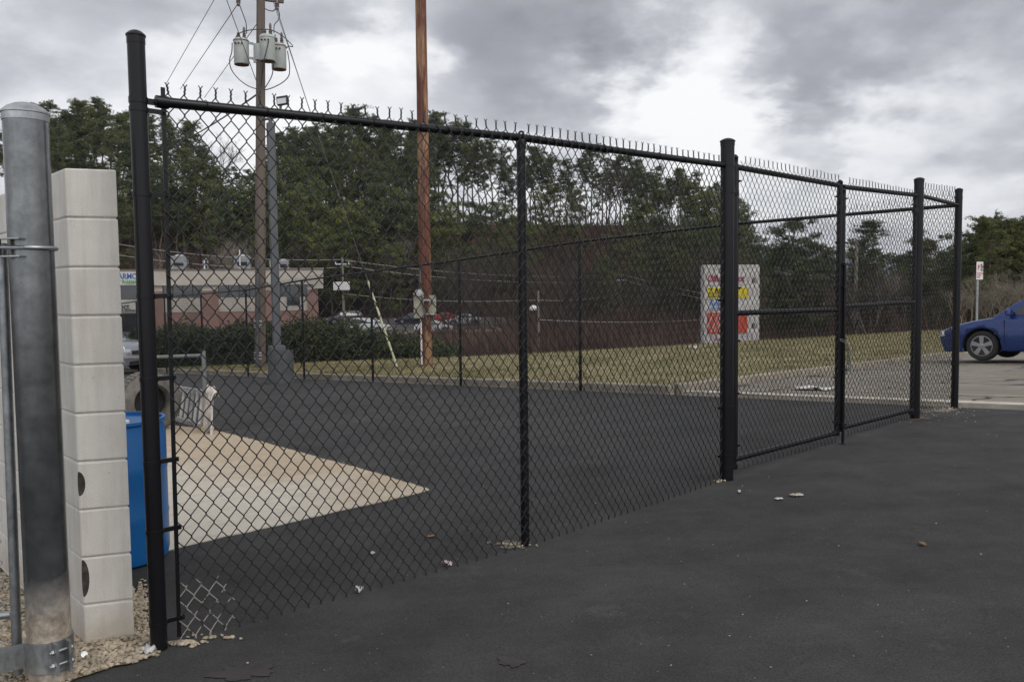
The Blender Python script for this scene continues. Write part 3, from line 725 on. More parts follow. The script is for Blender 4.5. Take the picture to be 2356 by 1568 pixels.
# ------------------------------------------------------------------ block wall, galvanized post
ew = d2.copy()
cor = hit(196, 1484, A)                                              # near corner of the wall end
endr = hit(298, 1467, A); ee = Vector((endr.x-cor.x, endr.y-cor.y, 0)); print('end width', ee.length, cor, endr); ee.normalize()
thk = .20
ztop = zat(cor.x, cor.y, 385); print('wall h', ztop-cor.z, 'P1-cor', (P1-cor).length)
ncr = 10; ch_ = (ztop - cor.z + .03)/ncr
# wall direction from the top edge seen at the picture's left border
lo, hi = 0.5, 6.0
p_far = atY(0, 446, 1.0); dr = ray(0, 446); tt = (ztop-EYE)/dr.z; far = CAM + dr*tt
ew = Vector((far.x-cor.x, far.y-cor.y, 0)); print('wall dir', ew, ew.length); ew.normalize()
wl = empty('block_wall', cor, 'painted concrete block wall end standing between the galvanized post and the black fence', 'wall')
def wall_blocks():
    m = MB(); g = .006
    for c in range(ncr):
        z0 = c*ch_-.03; z1 = z0+ch_
        t = 0 if c % 2 == 0 else -.20
        while t < 4.0:
            t0_ = max(t, 0); t1_ = t+.40; 
            a = ew*(t0_+(g/2 if t0_ > 0 else 0)); b = ew*(t1_-g/2)
            q = [a, b, b+ee*thk, a+ee*thk]
            j = random.uniform(-.0012,.0012)
            vs = [(p.x, p.y, z0+g/2+j) for p in q] + [(p.x, p.y, z1-g/2) for p in q]
            m.add(vs, [(3,2,1,0),(4,5,6,7),(0,1,5,4),(1,2,6,5),(2,3,7,6),(3,0,4,7)])
            t += .40
    return m
wall_blocks().build('blocks', M_block, wl, bevel=.007, seg=2)
m = MB(); a = ew*.008+ee*.007; b = ew*4.0+ee*.007; q = [a, b, b+ee*(thk-.014), a+ee*(thk-.014)]
m.add([(p.x, p.y, -.05) for p in q]+[(p.x, p.y, ncr*ch_-.036) for p in q], [(3,2,1,0),(4,5,6,7),(0,1,5,4),(1,2,6,5),(2,3,7,6),(3,0,4,7)]); m.build('mortar', M_mortar, wl)
# two broken openings at the end corner
M_hole = simple('dark_hole_lining', (.060,.050,.045), .8, .2, .7, 25)  # darker mottled colour inside the openings
cutm = MB()
for pyc, hh in ((1113, .055), (1330, .085)):
    z = zat(cor.x, cor.y, pyc)-cor.z; n_ = 12; P_ = []
    for i in range(1, n_):
        for k in range(16):
            th = math.pi*i/n_; a_ = 2*math.pi*k/16; P_.append(Vector((0,0,z+hh*math.cos(th))) + ee*(.028*math.sin(th)*math.cos(a_)) + ew*(.007*math.sin(th)*math.sin(a_)))
    nP = len(P_); P_ += [Vector((0,0,z+hh)), Vector((0,0,z-hh))]
    F_ = [(i*16+k, i*16+(k+1)%16, (i+1)*16+(k+1)%16, (i+1)*16+k) for i in range(n_-2) for k in range(16)] + [(nP, (k+1)%16, k) for k in range(16)] + [(nP+1, (n_-2)*16+k, (n_-2)*16+(k+1)%16) for k in range(16)]
    cutm.add(P_, F_)
cut = cutm.build('cutter', M_hole, wl)
for o_ in [c for c in wl.children if c.name.split('.')[0] in ('blocks', 'mortar')]:
    o_.data.materials.append(M_hole); md = o_.modifiers.new('cut', 'BOOLEAN'); md.object = cut; md.operation = 'DIFFERENCE'; md.solver = 'EXACT'; md.material_mode = 'TRANSFER'
    me_ = bpy.data.meshes.new_from_object(o_.evaluated_get(bpy.context.evaluated_depsgraph_get())); o_.modifiers.clear(); o_.data = me_
bpy.data.objects.remove(cut)
# footing rubble line
fo = MB(); a = -ew*.02; 
# galvanized gate post
GB = hit(118, 1562, A); GT_z = zat(GB.x, GB.y, 262)
gpst = empty('galvanized_gate_post', GB, 'thick galvanized steel post with a muddy foot left of the block wall', 'post')
rG = .5*107/F*GB.y*.87; print('galv r', rG, GB, GT_z-GB.z)
GTt = lean_top(GB, 58, GT_z); gtl = rel(GTt, GB)
m = MB(); m.tube([(0,0,-.1), (0,0,.2), gtl*.25, gtl*.5, gtl*.75, gtl], rG, 48); m.build('post_pipe', M_galvdirt, gpst, smooth=True)
m = MB(); m.lathe([(rG*1.03,-.030),(rG*1.035,-.004),(rG*1.075,-.002),(rG*1.075,.004),(rG*1.0,.010),(rG*.80,.024),(rG*.5,.036),(rG*.25,.041),(rG*.05,.042)], gtl, 48); m.build('post_cap', M_galv, gpst, smooth=True)
# bottom clamp
zc = zat(GB.x, GB.y, 1495)-GB.z
m = MB(); m.lathe([(rG+.001,-.060),(rG+.007,-.060),(rG+.007,.060),(rG+.001,.060)], (gtl.x*.05, gtl.y*.05, zc), 40)
cc = Vector((gtl.x*.05, gtl.y*.05, zc)); dv = Vector((.80,-.60,0)).normalized(); sv = Vector((dv.y*-1, dv.x, 0))
for s_ in (-.024, .024): m.box(cc + dv*(rG+.020) + sv*s_, (.046,.010,.125), math.atan2(dv.y, dv.x))
for z_ in (-.025, .028): m.tube([cc+dv*(rG+.02)+sv*-.045+Vector((0,0,z_)), cc+dv*(rG+.02)+sv*.045+Vector((0,0,z_))], .006, 8)
for z_ in (-.025, .028):
    for s_ in (-.03, .03): m.tube([cc+dv*(rG+.02)+sv*s_*1.0+Vector((0,0,z_)), cc+dv*(rG+.02)+sv*s_*1.3+Vector((0,0,z_))], .011, 6)
lf = Vector((-.86,-.5,0)).normalized(); e0 = cc + lf*(rG+.045); m.box(e0, (.14,.010,.095), math.atan2(lf.y, lf.x))
for z_ in (-.02,.022): m.tube([e0+lf*.03+Vector((lf.y,-lf.x,0))*-.0+Vector((0,0,z_)), e0+lf*.03+Vector((-lf.y,lf.x,0))*-.018+Vector((0,0,z_))], .010, 8)
m.build('bottom_clamp', M_galv, gpst, smooth=True)
# u-bolt bracket
zu = zat(GB.x, GB.y, 572)-GB.z; cu = gtl*(zu/gtl.z); lf2 = Vector((-.80,-.60,0)).normalized(); sd = Vector((-lf2.y, lf2.x, 0))
m = MB(); m.tube([cu + Vector((math.cos(a), math.sin(a), 0))*(rG+.006) for a in np.linspace(R(-75), R(165), 20)][::-1], .0085, 10)
st = cu + Vector((math.cos(R(-100)), math.sin(R(-100)), 0))*(rG+.012)
m.tube([cu + Vector((math.cos(R(-75)), math.sin(R(-75)), 0))*(rG+.006), cu+Vector((-.05,-rG-.012,0)), cu+Vector((-.19,-rG-.02,.004))], .0085, 10)
m.build('u_bolt', M_galv, gpst, smooth=True)
m = MB(); cb = cu + Vector((-.062,-rG-.018,0))
for z_ in (-.033,.033): m.box(cb+Vector((.035,.005,z_)), (.10,.045,.005), R(-3))
m.box(cb+Vector((-.012,.003,0)), (.006,.045,.071)); m.box(cb+Vector((-.055,0,0)), (.08,.016,.078))
for x_ in (-.055,-.03):
    for z_ in (-.02,.02): m.tube([cb+Vector((x_,0,z_)), cb+Vector((x_,-.022,z_))], .0075, 8)
m.build('hinge_bracket', M_galv, gpst, smooth=True)
# galvanized gate leaf on the far left (only its stile and some fabric in view)
gq0 = hit(42, 1556, A); gq1t = zat(gq0.x, gq0.y, 866)
gg = empty('galvanized_gate', gq0, 'galvanized steel pipe gate with silver chain link at the left edge', 'gate')
m = MB(); tq = lean_top(gq0, 8, zat(gq0.x, gq0.y, 560)); m.tube([(0,0,.0), rel(tq, gq0)], .0185, 20); m.build('gate_stile', M_galv, gg, smooth=True)
m = MB(); b0 = Vector((0,0,.26)); m.tube([b0, b0+Vector((-.6,-.18,0))], .016, 14); m.lathe([(.020,-.012),(.022,-.012),(.022,.012),(.020,.012)], (0,0,.26), 16); m.build('bottom_rail', M_galv, gg, smooth=True)
fabric('chain_link_fabric', (gq0.x-.62, gq0.y-.19), (gq0.x-.035, gq0.y-.012), gq0.z+.05, gq0.z+.05, 1.75, simple('silver_wire', (.42,.42,.41), .4, .4, .2, 20), gg, gq0, r=.0022, nside=5)
# small pipe stub by the wall foot
ps = hit(192, 1508, A); m = MB(); m.tube([(0,0,.0),(.02,-.03,.022)], .013, 14); ost = m.build('bolt_stub', M_galv, smooth=True); ost.location = ps; tag(ost, 'rusty round bolt end at the foot of the block wall corner', 'bolt')
# ------------------------------------------------------------------ barrel, tyre, ladder, rail, pot
bc = hit(270, 1290, A); bz_ = A(bc.x, bc.y)+.012; bz = zat(bc.x, bc.y, 962)-bz_; hb = bz; print('barrel', bc, hb)
br = empty('plastic_drum', (bc.x, bc.y, bz_), 'blue plastic drum with a white bung behind the fence post', 'drum'); rb_ = .295
m = MB(); m.lathe([(rb_*.88,0),(rb_*.97,.02),(rb_,.06),(rb_,hb*.30),(rb_*1.015,hb*.33),(rb_,hb*.36),(rb_,hb*.63),(rb_*1.015,hb*.66),(rb_,hb*.69),(rb_,hb*.90),(rb_*.96,hb*.955),(rb_*.965,hb*.97),(rb_*1.0,hb*.98),(rb_*1.0,hb),(rb_*.94,hb),(rb_*.93,hb*.975),(.02,hb*.975)], (0,0,0), 48); m.build('drum_body', M_bluepl, br, smooth=True)
lid = atY(300, 970, bc.y)-Vector((bc.x, bc.y, bz_))
m = MB(); m.lathe([(.045,0),(.045,.014),(.036,.018),(.005,.018)], (.085,-.06,hb*.976), 20); m.build('bung', M_whitepl, br, smooth=True)
tc = hit(343, 992, A); Dt = tc.y; R_t = .5*138/F*Dt; print('tyre', tc, R_t)
ty = empty('truck_tyre', (tc.x, tc.y, A(tc.x, tc.y)), 'large dusty grey tyre standing upright beside the aluminium ladder', 'tyre')
dirt_ = Vector((.72,-.69,0)).normalized(); MT = Matrix((( -dirt_.y, 0, dirt_.x),(dirt_.x, 0, dirt_.y),(0,1,0)))
w_ = .17
m = MB(); m.lathe([(R_t*.54,-w_*.6),(R_t*.62,-w_),(R_t*.85,-w_),(R_t*.96,-w_*.8),(R_t,-w_*.45),(R_t*1.01,0),(R_t,w_*.45),(R_t*.96,w_*.8),(R_t*.85,w_),(R_t*.62,w_),(R_t*.54,w_*.6),(R_t*.56,0),(R_t*.54,-w_*.6)], (0,0,R_t), 48, MT)
m.f = m.f[:-2]; m.m = m.m[:-2]; m.build('tyre_casing', M_dusty, ty, smooth=True)
m = MB()
for k in range(44):
    a = 2*math.pi*k/44
    for s_ in (-1, 1):
        p = MT @ Vector((math.cos(a)*R_t*1.005, math.sin(a)*R_t*1.005, s_*w_*.36)); t_ = MT @ Vector((-math.sin(a), math.cos(a), 0)); o_ = MT @ Vector((math.cos(a), math.sin(a), 0)); n_ = MT @ Vector((0,0,1))
        m.box(p+Vector((0,0,R_t)), (.045,.02,w_*.6), M=Matrix((t_, o_, n_)).transposed())
m.build('tread', M_dusty, ty)
m = MB(); m.lathe([(R_t*.55,-.02),(R_t*.55,.02)], (0,0,R_t), 40, MT); m.build('dark_hollow', M_dark, ty)  # dark disc closing the tyre hole, painted in for its shaded inside
# handrail
hr0 = hit(474, 990, A); hr1 = hr0 + d2*1.1; hr2 = hr0 + d2*4.2
hrz = zat(hr0.x, hr0.y, 812) - A(hr0.x, hr0.y); hrl = empty('handrail', (hr0.x, hr0.y, A(hr0.x, hr0.y)), 'grey painted pipe handrail behind the tyre and ladder', 'railing'); og = hrl.location
z393 = hrz
sps = []
for px in (474, 394):
    lo, hi = 0.0, 6.0; q = hr0
    m = MB()
rdir = (atY(290, 777, hr0.y+.5) - Vector((hr0.x, hr0.y, hrz+og.z))); 
# rail runs left: keep height level with the ground slope
far_ = Vector((hr0.x-2.35, hr0.y+.55, 0)); rdv = (far_-Vector((hr0.x, hr0.y, 0))).normalized()
for k, t in enumerate((0, .80, 2.4)):
    q = Vector((hr0.x, hr0.y, 0)) + rdv*t; zt_ = A(q.x, q.y)
    m = MB(); m.tube([rel((q.x, q.y, zt_), og), rel((q.x, q.y, zt_+hrz+(.03 if k == 0 else 0)), og)], .028, 14); m.build('rail_post', M_rail, hrl, smooth=True)
q = Vector((hr0.x, hr0.y, 0)) + rdv*2.4
m = MB(); m.tube([(0,0,hrz-.03), rel((q.x, q.y, A(q.x, q.y)+hrz-.0), og)], .024, 14); m.build('top_rail', M_rail, hrl, smooth=True)
# ladder lying on its side, leaning on rail post
la = hit(392, 962, A); lb = hit(487, 994, A); zla = zat(la.x, la.y, 893); zlb = zat(lb.x, lb.y, 909)
ld = empty('aluminium_ladder', (lb.x, lb.y, A(lb.x, lb.y)+.012), 'scuffed aluminium ladder lying on its long edge beside the tyre', 'ladder'); ol = ld.location
a0 = rel((la.x, la.y, A(la.x, la.y)+.03), ol); b0 = rel((lb.x, lb.y, A(lb.x, lb.y)+.03), ol); a1 = rel((la.x+.05, la.y+.1, zla), ol); b1 = rel((lb.x+.02, lb.y+.1, zlb), ol)
ux = (b0-a0).normalized()
def bar(m, p, q, w, h):
    d = (q-p); L = d.length; d.normalize(); s_ = d.cross(Vector((0,0,1))).normalized() if abs(d.z) < .9 else Vector((1,0,0)); u_ = s_.cross(d); m.box((p+q)/2, (L, w, h), M=Matrix((d, s_, u_)).transposed())
for p, q in ((a0, b0), (a1, b1)):
    m = MB(); bar(m, p, q, .03, .075); m.build('side_rail', M_alu, ld, bevel=.004)
for k in range(9):
    t = .04 + .92*k/8; m = MB(); bar(m, a0+(b0-a0)*t, a1+(b1-a1)*t, .035, .035); m.build('rung', M_alu, ld, bevel=.003)
# cloth draped over the ladder end
cl0 = Vector(ol) + b1
Vc, Fc = [], []; nu, nv = 15, 22
for j in range(nv):
    t = j/(nv-1)
    for i in range(nu):
        s_ = i/(nu-1)-.5; fold = .035*math.sin(s_*19+t*3)*(.3+t) + .02*math.sin(s_*41)
        wid = .20*(1-.55*math.exp(-((t-.32)/.14)**2)) + .10*t
        if t < .3: x = .07*math.cos(t/.3*math.pi-.2); z = .09*math.sin(t/.3*math.pi)+.02; yb = .08*(1-t/.15)
        else: x = -.07-.05*(t-.3)+.05*s_; z = .05-(t-.3)*.78; yb = -.07
        Vc.append((s_*wid*2*ux.x + ux.x*.0 + (-.08*t), s_*wid*2*ux.y + yb - .06 + fold, z + .04*math.sin(s_*9)))
for j in range(nv-1):
    for i in range(nu-1): Fc.append((j*nu+i, j*nu+i+1, (j+1)*nu+i+1, (j+1)*nu+i))
ocl = np_mesh('dust_sheet', Vc, Fc, M_cloth, smooth=True); ocl.location = cl0 + Vector((.01,-.03,-.02)); md = ocl.modifiers.new('s', 'SOLIDIFY'); md.thickness = .006
tag(ocl, 'crumpled dirty white cloth draped over the end of the ladder', 'cloth')
yb = hit(500, 991, A); m = MB(); m.box((0,0,.03), (.16,.09,.055), .4); oy = m.build('sponge_block', flat('yellow_foam', (.50,.40,.13)), bevel=.012); oy.location = (yb.x-.13, yb.y, A(yb.x, yb.y)+.01); tag(oy, 'small yellow block on the ground at the ladder end', 'sponge')
pt = hit(286, 950, A); m = MB(); m.lathe([(.07,0),(.10,.16),(.115,.16),(.115,.20),(.10,.20),(.09,.17),(.01,.16)], (0,0,0), 24); op = m.build('clay_pot', simple('dark_clay', (.10,.055,.042), .8, 0, .3, 8), smooth=True)
op.location = (pt.x, pt.y, A(pt.x, pt.y)+.01); tag(op, 'small reddish brown clay pot behind the blue drum', 'pot')

# ------------------------------------------------------------------ light pole in the yard
lp0 = hit(647, 881, A); Dl = lp0.y; lpz = A(lp0.x, lp0.y); lpt = empty('light_pole', (lp0.x, lp0.y, lpz), 'grey square light pole with a floodlight on a round concrete base', 'light pole')
rb2 = .5*58/F*Dl; hb2 = zat(lp0.x, lp0.y, 806)-lpz
m = MB(); m.lathe([(rb2*1.02,0),(rb2,.02),(rb2,hb2-.05),(rb2*.96,hb2)], (0,0,0), 32); m.build('concrete_base', M_concbase, lpt, smooth=True)
hp_ = zat(lp0.x, lp0.y, 283)-lpz; m = MB(); m.box((-.08,0,(hb2+hp_)/2), (.17,.17,hp_-hb2), .5); m.box((-.08,0,hb2+.06), (.34,.34,.12), .5); m.build('pole_shaft', M_greypaint, lpt, bevel=.01)
m = MB(); c0 = Vector((-.08,0,hp_)); k_ = Dl/F
m.tube([c0, c0+Vector((0,0,.12))], .05, 12)
m.tube([c0+Vector((-.22,0,.42)), c0+Vector((-.22,0,.16)), c0+Vector((-.17,0,.08)), c0+Vector((0,0,.10)), c0+Vector((.17,0,.14)), c0+Vector((.24,0,.22)), c0+Vector((.25,0,.42))], .03, 10); m.build('bracket', M_greypaint, lpt, smooth=True)
fp = rel(atY(650, 232, Dl), lpt.location); m = MB(); m.box(fp, (.27,.10,.20), .0, M=Matrix.Rotation(R(-8), 3, 'Y') @ Matrix.Rotation(R(-18), 3, 'X')); m.tube([fp-Vector((-.02,0,.09)), c0+Vector((.25,0,.40))], .02, 8); fl = m.build('floodlight', M_trim, lpt, bevel=.01)
m = MB(); m.box(fp+Vector((-.01,-.055,-.02)), (.21,.01,.14), M=Matrix.Rotation(R(-8), 3, 'Y') @ Matrix.Rotation(R(-18), 3, 'X')); m.build('lens', M_lamp, fl)

# ------------------------------------------------------------------ utility pole with transformers
ub = hit(598, 846, BG); Du = ub.y; uz = ub.z; up = empty('utility_pole', ub, 'weathered wooden utility pole carrying three grey transformers', 'utility pole'); ku = Du/F
def U(px, py, dy=0):      # local point at pixel for this pole, dy metres nearer (-) or farther (+)
    return rel(atY(px, py, Du+dy), ub)
ptop = U(600, -90); ru = 11*ku
m = MB(); m.tube([(0,0,-.3), ptop*.3+Vector((0,0,0)), ptop*.6, ptop], [ru*1.12, ru*1.05, ru*.95, ru*.82], 20); m.build('pole_shaft', M_utility, up, smooth=True)
m = MB(); m.tube([U(591, 850, -.25), U(592, 735, -.25), U(593, 600, -.22)], .045, 10)
m.build('conduit', M_greypaint, up, smooth=True)
m = MB()
for py in (738, 747, 752, 810, 816, 824): m.lathe([(ru*1.16,-.02),(ru*1.18,-.02),(ru*1.18,.02),(ru*1.16,.02)], U(597, py), 20)
m.build('steel_bands', M_zinc, up, smooth=True)
m = MB(); ca, cb_ = U(560, -8, .1), U(652, 4, .1); bar(m, ca, cb_, .10, .12); m.build('crossarm', M_utility, up, bevel=.01)
for (px, y0, y1, dy) in ((556, 94, 149, -.12), (616, 86, 141, -.60), (642, 106, 160, .25)):
    rt = 16.5*ku; c = U(px, y1, dy); hh = (U(px, y0, dy)-c).z
    m = MB(); m.lathe([(rt*.95,.0),(rt,.02),(rt,hh-.04),(rt*1.05,hh-.04),(rt*1.05,hh),(rt*.9,hh+.05),(rt*.2,hh+.09)], c, 28)
    tr = m.build('transformer', M_trans, up, smooth=True)
    m = MB(); m.lathe([(rt*1.055,hh-.035),(rt*1.06,hh-.01),(rt*1.03,hh+.005),(rt*1.0,hh+.002)], c, 28); m.build('lid_rim', M_rust if px in (556, 642) else M_trans, tr, smooth=True)
    m = MB(); m.lathe([(rt*.97,-.012),(rt*.97,-.002)], c, 28); m.build('underside', M_rust, tr)
    for sx, hh2 in ((-.06, .20), (.12, .36)):
        m = MB(); m.lathe([(.05,0),(.06,.05),(.04,.07),(.06,.10),(.04,.12),(.055,.16),(.035,.18),(.045,hh2*.8),(.02,hh2)], c+Vector((sx,-.05,hh+.05)), 12); m.build('bushing', M_porc, tr, smooth=True)
    for s_ in (-1, 0, 1):
        m = MB(); m.tube([c+Vector((s_*.1, -rt*.95, hh-.14)), c+Vector((s_*.11, -rt*1.15, hh-.15))], .025, 8); m.build('terminal', M_dark, tr)
m = MB()
for py in (104, 138):
    bar(m, U(565, py-6, -.1), U(582, py-3, -.1), .05, .07); bar(m, U(580, py-4, -.1), U(590, py+6, -.1), .05, .07); bar(m, U(610, py+4, -.2), U(640, py+4, .1), .06, .06)
m.lathe([(ru*1.1,-.25),(ru*1.18,-.25),(ru*1.18,.25),(ru*1.1,.25)], U(597, 122), 18); bar(m, U(585,100,-.1), U(585,145,-.1), .05, .05)
m.build('mounting_bracket', M_trans, up)
def wirepath(pts, r, name, parent, m_=M_cable, n=6):
    m = MB(); P = [Vector(p) for p in pts]; Q = []
    for i in range(len(P)-1):
        p0, p1, p2, p3 = P[max(i-1,0)], P[i], P[i+1], P[min(i+2,len(P)-1)]
        for k in range(6):
            t = k/6; Q.append(.5*((2*p1)+(p2-p0)*t+(2*p0-5*p1+4*p2-p3)*t*t+(3*p1-p0-3*p2+p3)*t**3))
    Q.append(P[-1]); m.tube(Q, r, n); return m.build(name, m_, parent, smooth=True)
rw = .016
wirepath([U(541,93,-.1), U(545,82,-.2), U(560,73,-.3), U(590,68,-.35), U(620,69,-.5), U(645,80,0), U(668,100,.2), U(673,108,.2), U(664,107,.2), U(658,112,.25)], rw, 'loop_wire', up)
wirepath([U(534,99,-.1), U(533,120,-.1), U(528,140,-.1), U(533,162,-.1), U(552,185,-.1), U(575,200,-.1), U(600,207,-.1)], rw, 'drop_wire', up)
wirepath([U(661,118,.2), U(664,135,.2), U(666,155,.2), U(664,175,.2), U(650,190,.2), U(625,203,0), U(605,208,0)], rw, 'drop_wire', up)
wirepath([U(618,95,-.85), U(612,120,-.85), U(607,140,-.85), U(603,170,-.5), U(600,200,-.2)], rw, 'drop_wire', up)
wirepath([U(633,80,-.6), U(629,110,-.6), U(629,145,-.6), U(625,175,-.4), U(610,202,-.2)], rw, 'drop_wire', up)
wirepath([U(550,10,0), U(560,36,-.1), U(566,55,-.2), U(567,78,-.1)], rw, 'drop_wire', up)
wirepath([U(637,15,.1), U(643,35,.1), U(639,48,0), U(631,58,-.4), U(630,76,-.6)], rw, 'drop_wire', up)
wirepath([U(606,18,0), U(616,24,0), U(628,26,0), U(634,20,0)], rw, 'drop_wire', up)
for px, py in ((548, 3), (637, 12)):
    m = MB(); c = U(px, py, 0); m.lathe([(.03,-.16),(.06,-.12),(.05,-.06),(.08,-.04),(.05,0),(.08,.03),(.05,.07),(.04,.16)], c, 12); m.build('cutout', M_porc, up, smooth=True)
# guy wires and conductors leaving the frame: each its own thing
def span(a, b, r, name, label, cat='cable', group=None, m_=M_cable, sag=0):
    m = MB(); P = [a.lerp(b, t) - Vector((0,0,sag*4*t*(1-t))) for t in np.linspace(0, 1, 12 if sag else 2)]; m.tube([p-a for p in P], r, 5)
    o = m.build(name, m_); o.location = a; return tag(o, label, cat, group)
atp = lambda px, py, Y: atY(px, py, Y)
span(atp(381, 195, 40), atp(496, -6, 34), .013, 'overhead_cable', 'thin overhead cable rising steeply, leftmost of the three by the pole', 'cable')
span(atp(415, 205, 40), atp(548, 8, Du), .013, 'overhead_cable', 'thin overhead cable running down left from the upper insulator', 'cable')
span(atp(470, 225, 40), atp(596, 48, Du), .013, 'overhead_cable', 'thin overhead cable meeting the pole above the transformers', 'cable')
span(atp(632, 8, Du), atp(684, 168, Du-2), .012, 'overhead_cable', 'thin cable dropping right from the pole top', 'cable') 
span(atp(684, 168, Du-2), atp(724, 290, Du-4), .012, 'overhead_cable', 'lower run of the cable on the right below its splice', 'cable')
span(atp(519, -6, Du-1.5), atp(600, 215, Du-.6), .013, 'overhead_cable', 'thin cable crossing in front of the left transformer', 'cable')
span(atp(596, 214, Du), atp(360, 345, 60), .03, 'service_cable', 'dark bundled service cable sloping down left from the pole', 'cable', sag=.3)
# guy wire with yellow guard
gy0 = hit(918, 858, BG); gy1 = up.location + U(606, -60)
gy = empty('guy_wire', gy0, 'steel guy wire anchored in the grass with a long yellow guard', 'guy wire'); dgy = gy1-gy0
# find where the guard ends (px y = 645)
lo, hi = 0.0, 1.0
for _ in range(40):
    md_ = (lo+hi)/2
    if proj(gy0+dgy*md_)[1] > 645: lo = md_
    else: hi = md_
m = MB(); m.tube([(0,0,0), dgy], .009, 6); m.build('cable', M_cable, gy)
m = MB(); m.tube([dgy*.012, dgy*lo], .027, 10); m.build('guard', M_guard, gy, smooth=True)
# ------------------------------------------------------------------ brown pole with meter boxes
rp = hit(981, 842, BG); Dr = rp.y; rpo = empty('wooden_pole', rp, 'reddish brown wooden pole with electric meter boxes, standing on the grass', 'pole'); kr = Dr/F
def Rp(px, py, dy=0): return rel(atY(px, py, Dr+dy), rp)
m = MB(); tpp = Rp(967, -30); m.tube([(0,0,-.3), tpp*.25, tpp*.5, tpp*.75, tpp*1.1], [14.2*kr, 14*kr, 13.2*kr, 12.6*kr, 12*kr], 22); m.build('pole_shaft', M_red, rpo, smooth=True)
M_box = simple('weathered_meter_box', (.30,.28,.22), .7, 0, .35, 6)
m = MB(); m.box(Rp(963, 702, -.28), (22*kr, .16, 58*kr)); m.build('panel_box', M_box, rpo, bevel=.01)
m = MB(); m.box(Rp(994, 702, -.05), (17*kr, .18, 46*kr)); m.build('panel_box', M_box, rpo, bevel=.01)
m = MB(); m.box(Rp(963, 682, -.28), (17*kr, .14, 26*kr)); mt = m.build('meter_socket', M_galv, rpo, bevel=.02)
m = MB(); m.lathe([(.11,0),(.11,.05),(.09,.09),(.02,.10)], Rp(963, 674, -.35), 18, Matrix.Rotation(R(90), 3, 'X')); m.build('meter_dome', M_lamp, mt, smooth=True)
m = MB(); m.tube([Rp(970, 838, -.34), Rp(968, 735, -.3)], .025, 8); m.build('conduit', M_whitepl, rpo, smooth=True)
m = MB(); bar(m, Rp(955, 690, -.2), Rp(1002, 690, -.2), .04, .05); bar(m, Rp(955, 722, -.2), Rp(1002, 722, -.2), .04, .05); m.build('mounting_channel', M_zinc, rpo)
wirepath([Rp(966,620,-.25), Rp(968,655,-.3), Rp(973,700,-.38), Rp(985,745,-.36), Rp(995,748,-.2), Rp(996,728,-.1)], .022, 'service_conduit', rpo, M_greypaint)
wirepath([Rp(968,-20,-.36), Rp(969,200,-.36), Rp(972,420,-.37), Rp(975,620,-.38)], .012, 'ground_wire', rpo, M_cable)

# ------------------------------------------------------------------ far power poles and lines
def far_pole(px, ytop, D, label, r=.14, box_=False, arm=True, bulb=False):
    q = ray(px, 700); X = q.x/q.y*D; zb = T(X, D); o = empty('power_pole', (X, D, zb), label, 'power pole', 'far power poles')
    zt_ = zat(X, D, ytop)-zb; m = MB(); m.tube([(0,0,-.3), (0,0,zt_)], [r, r*.75], 10); m.build('pole_shaft', simple('grey_far_pole', (.17,.15,.125), .9, 0, .2, 1), o, smooth=True)
    if arm: m = MB(); m.box((0,-.15,zt_-.9), (1.6,.12,.12)); m.box((-.7,-.15,zt_-.75),(.08,.08,.22)); m.box((.7,-.15,zt_-.75),(.08,.08,.22)); m.build('crossarm', M_zinc, o)
    if box_: m = MB(); m.box((-.1,-.3,zat(X, D, 658)-zb), (1.7,.5,.9)); m.build('switch_box', M_whitepl, o, bevel=.05)
    if bulb: m = MB(); m.lathe([(.06,0),(.30,.12),(.34,.3),(.22,.5),(.05,.56)], (-.45,-.3,zat(X, D, 716)-zb), 14); m.build('yard_light', M_whitepl, o, smooth=True)
    return Vector((X, D-.15, zb+zt_-.75))
a1_ = far_pole(790, 588, 88, 'far wooden power pole with a pale box, right of the building', box_=True)
a2_ = far_pole(1238, 668, 72, 'short far power pole with a round white lamp', arm=False, bulb=True, r=.12)
a3_ = far_pole(1427, 628, 105, 'far power pole in front of the brown hillside with a crossarm')
a4_ = far_pole(1968, 556, 58, 'tall pale wooden pole behind the gate, beyond the grass', arm=False, r=.15)
gl = 'power lines across the valley'
def pl_(x0, y0, D0, x1, y1, D1, sag=.8): span(atp(x0, y0, D0), atp(x1, y1, D1), .028, 'power_line', 'pale far power line strung across the valley behind the yard', 'power line', gl, M_silvercable, sag)
for dy in (0, 26): pl_(180, 545+dy, 88, 790, 597+dy*.7, 88)
for dy in (0, 14): pl_(790, 598+dy, 88, 1427, 632+dy, 105)
for dy in (0, 12): pl_(1427, 630+dy, 105, 2000, 720+dy, 80)
pl_(790, 675, 88, 1238, 690, 72, .4); pl_(1238, 690, 72, 1427, 672, 105, .4); pl_(1238, 735, 72, 1700, 728, 90, .4)
pl_(2200, 672, 60, 2420, 610, 50, .2)

# ------------------------------------------------------------------ text helper
def text_mesh(name, body, size, m_, parent, loc, ux_, uz_, ext=.01, align='LEFT', stretch=1.0, shear=0):
    cu_ = bpy.data.curves.new(name, 'FONT'); cu_.body = body; cu_.size = size; cu_.extrude = ext; cu_.align_x = align; cu_.shear = shear
    cu_.offset = size*.02
    to = bpy.data.objects.new(name, cu_); COL.objects.link(to); dg = bpy.context.evaluated_depsgraph_get(); me = bpy.data.meshes.new_from_object(to.evaluated_get(dg))
    bpy.data.objects.remove(to); me.materials.clear(); me.materials.append(m_)
    ux_ = Vector(ux_).normalized(); uz_ = Vector(uz_).normalized(); n_ = ux_.cross(uz_)
    me.transform(Matrix(((ux_.x*stretch, uz_.x, n_.x, 0), (ux_.y*stretch, uz_.y, n_.y, 0), (ux_.z*stretch, uz_.z, n_.z, 0), (0,0,0,1))))
    o = link(bpy.data.objects.new(name, me)); o.parent = parent; o.location = loc; return o

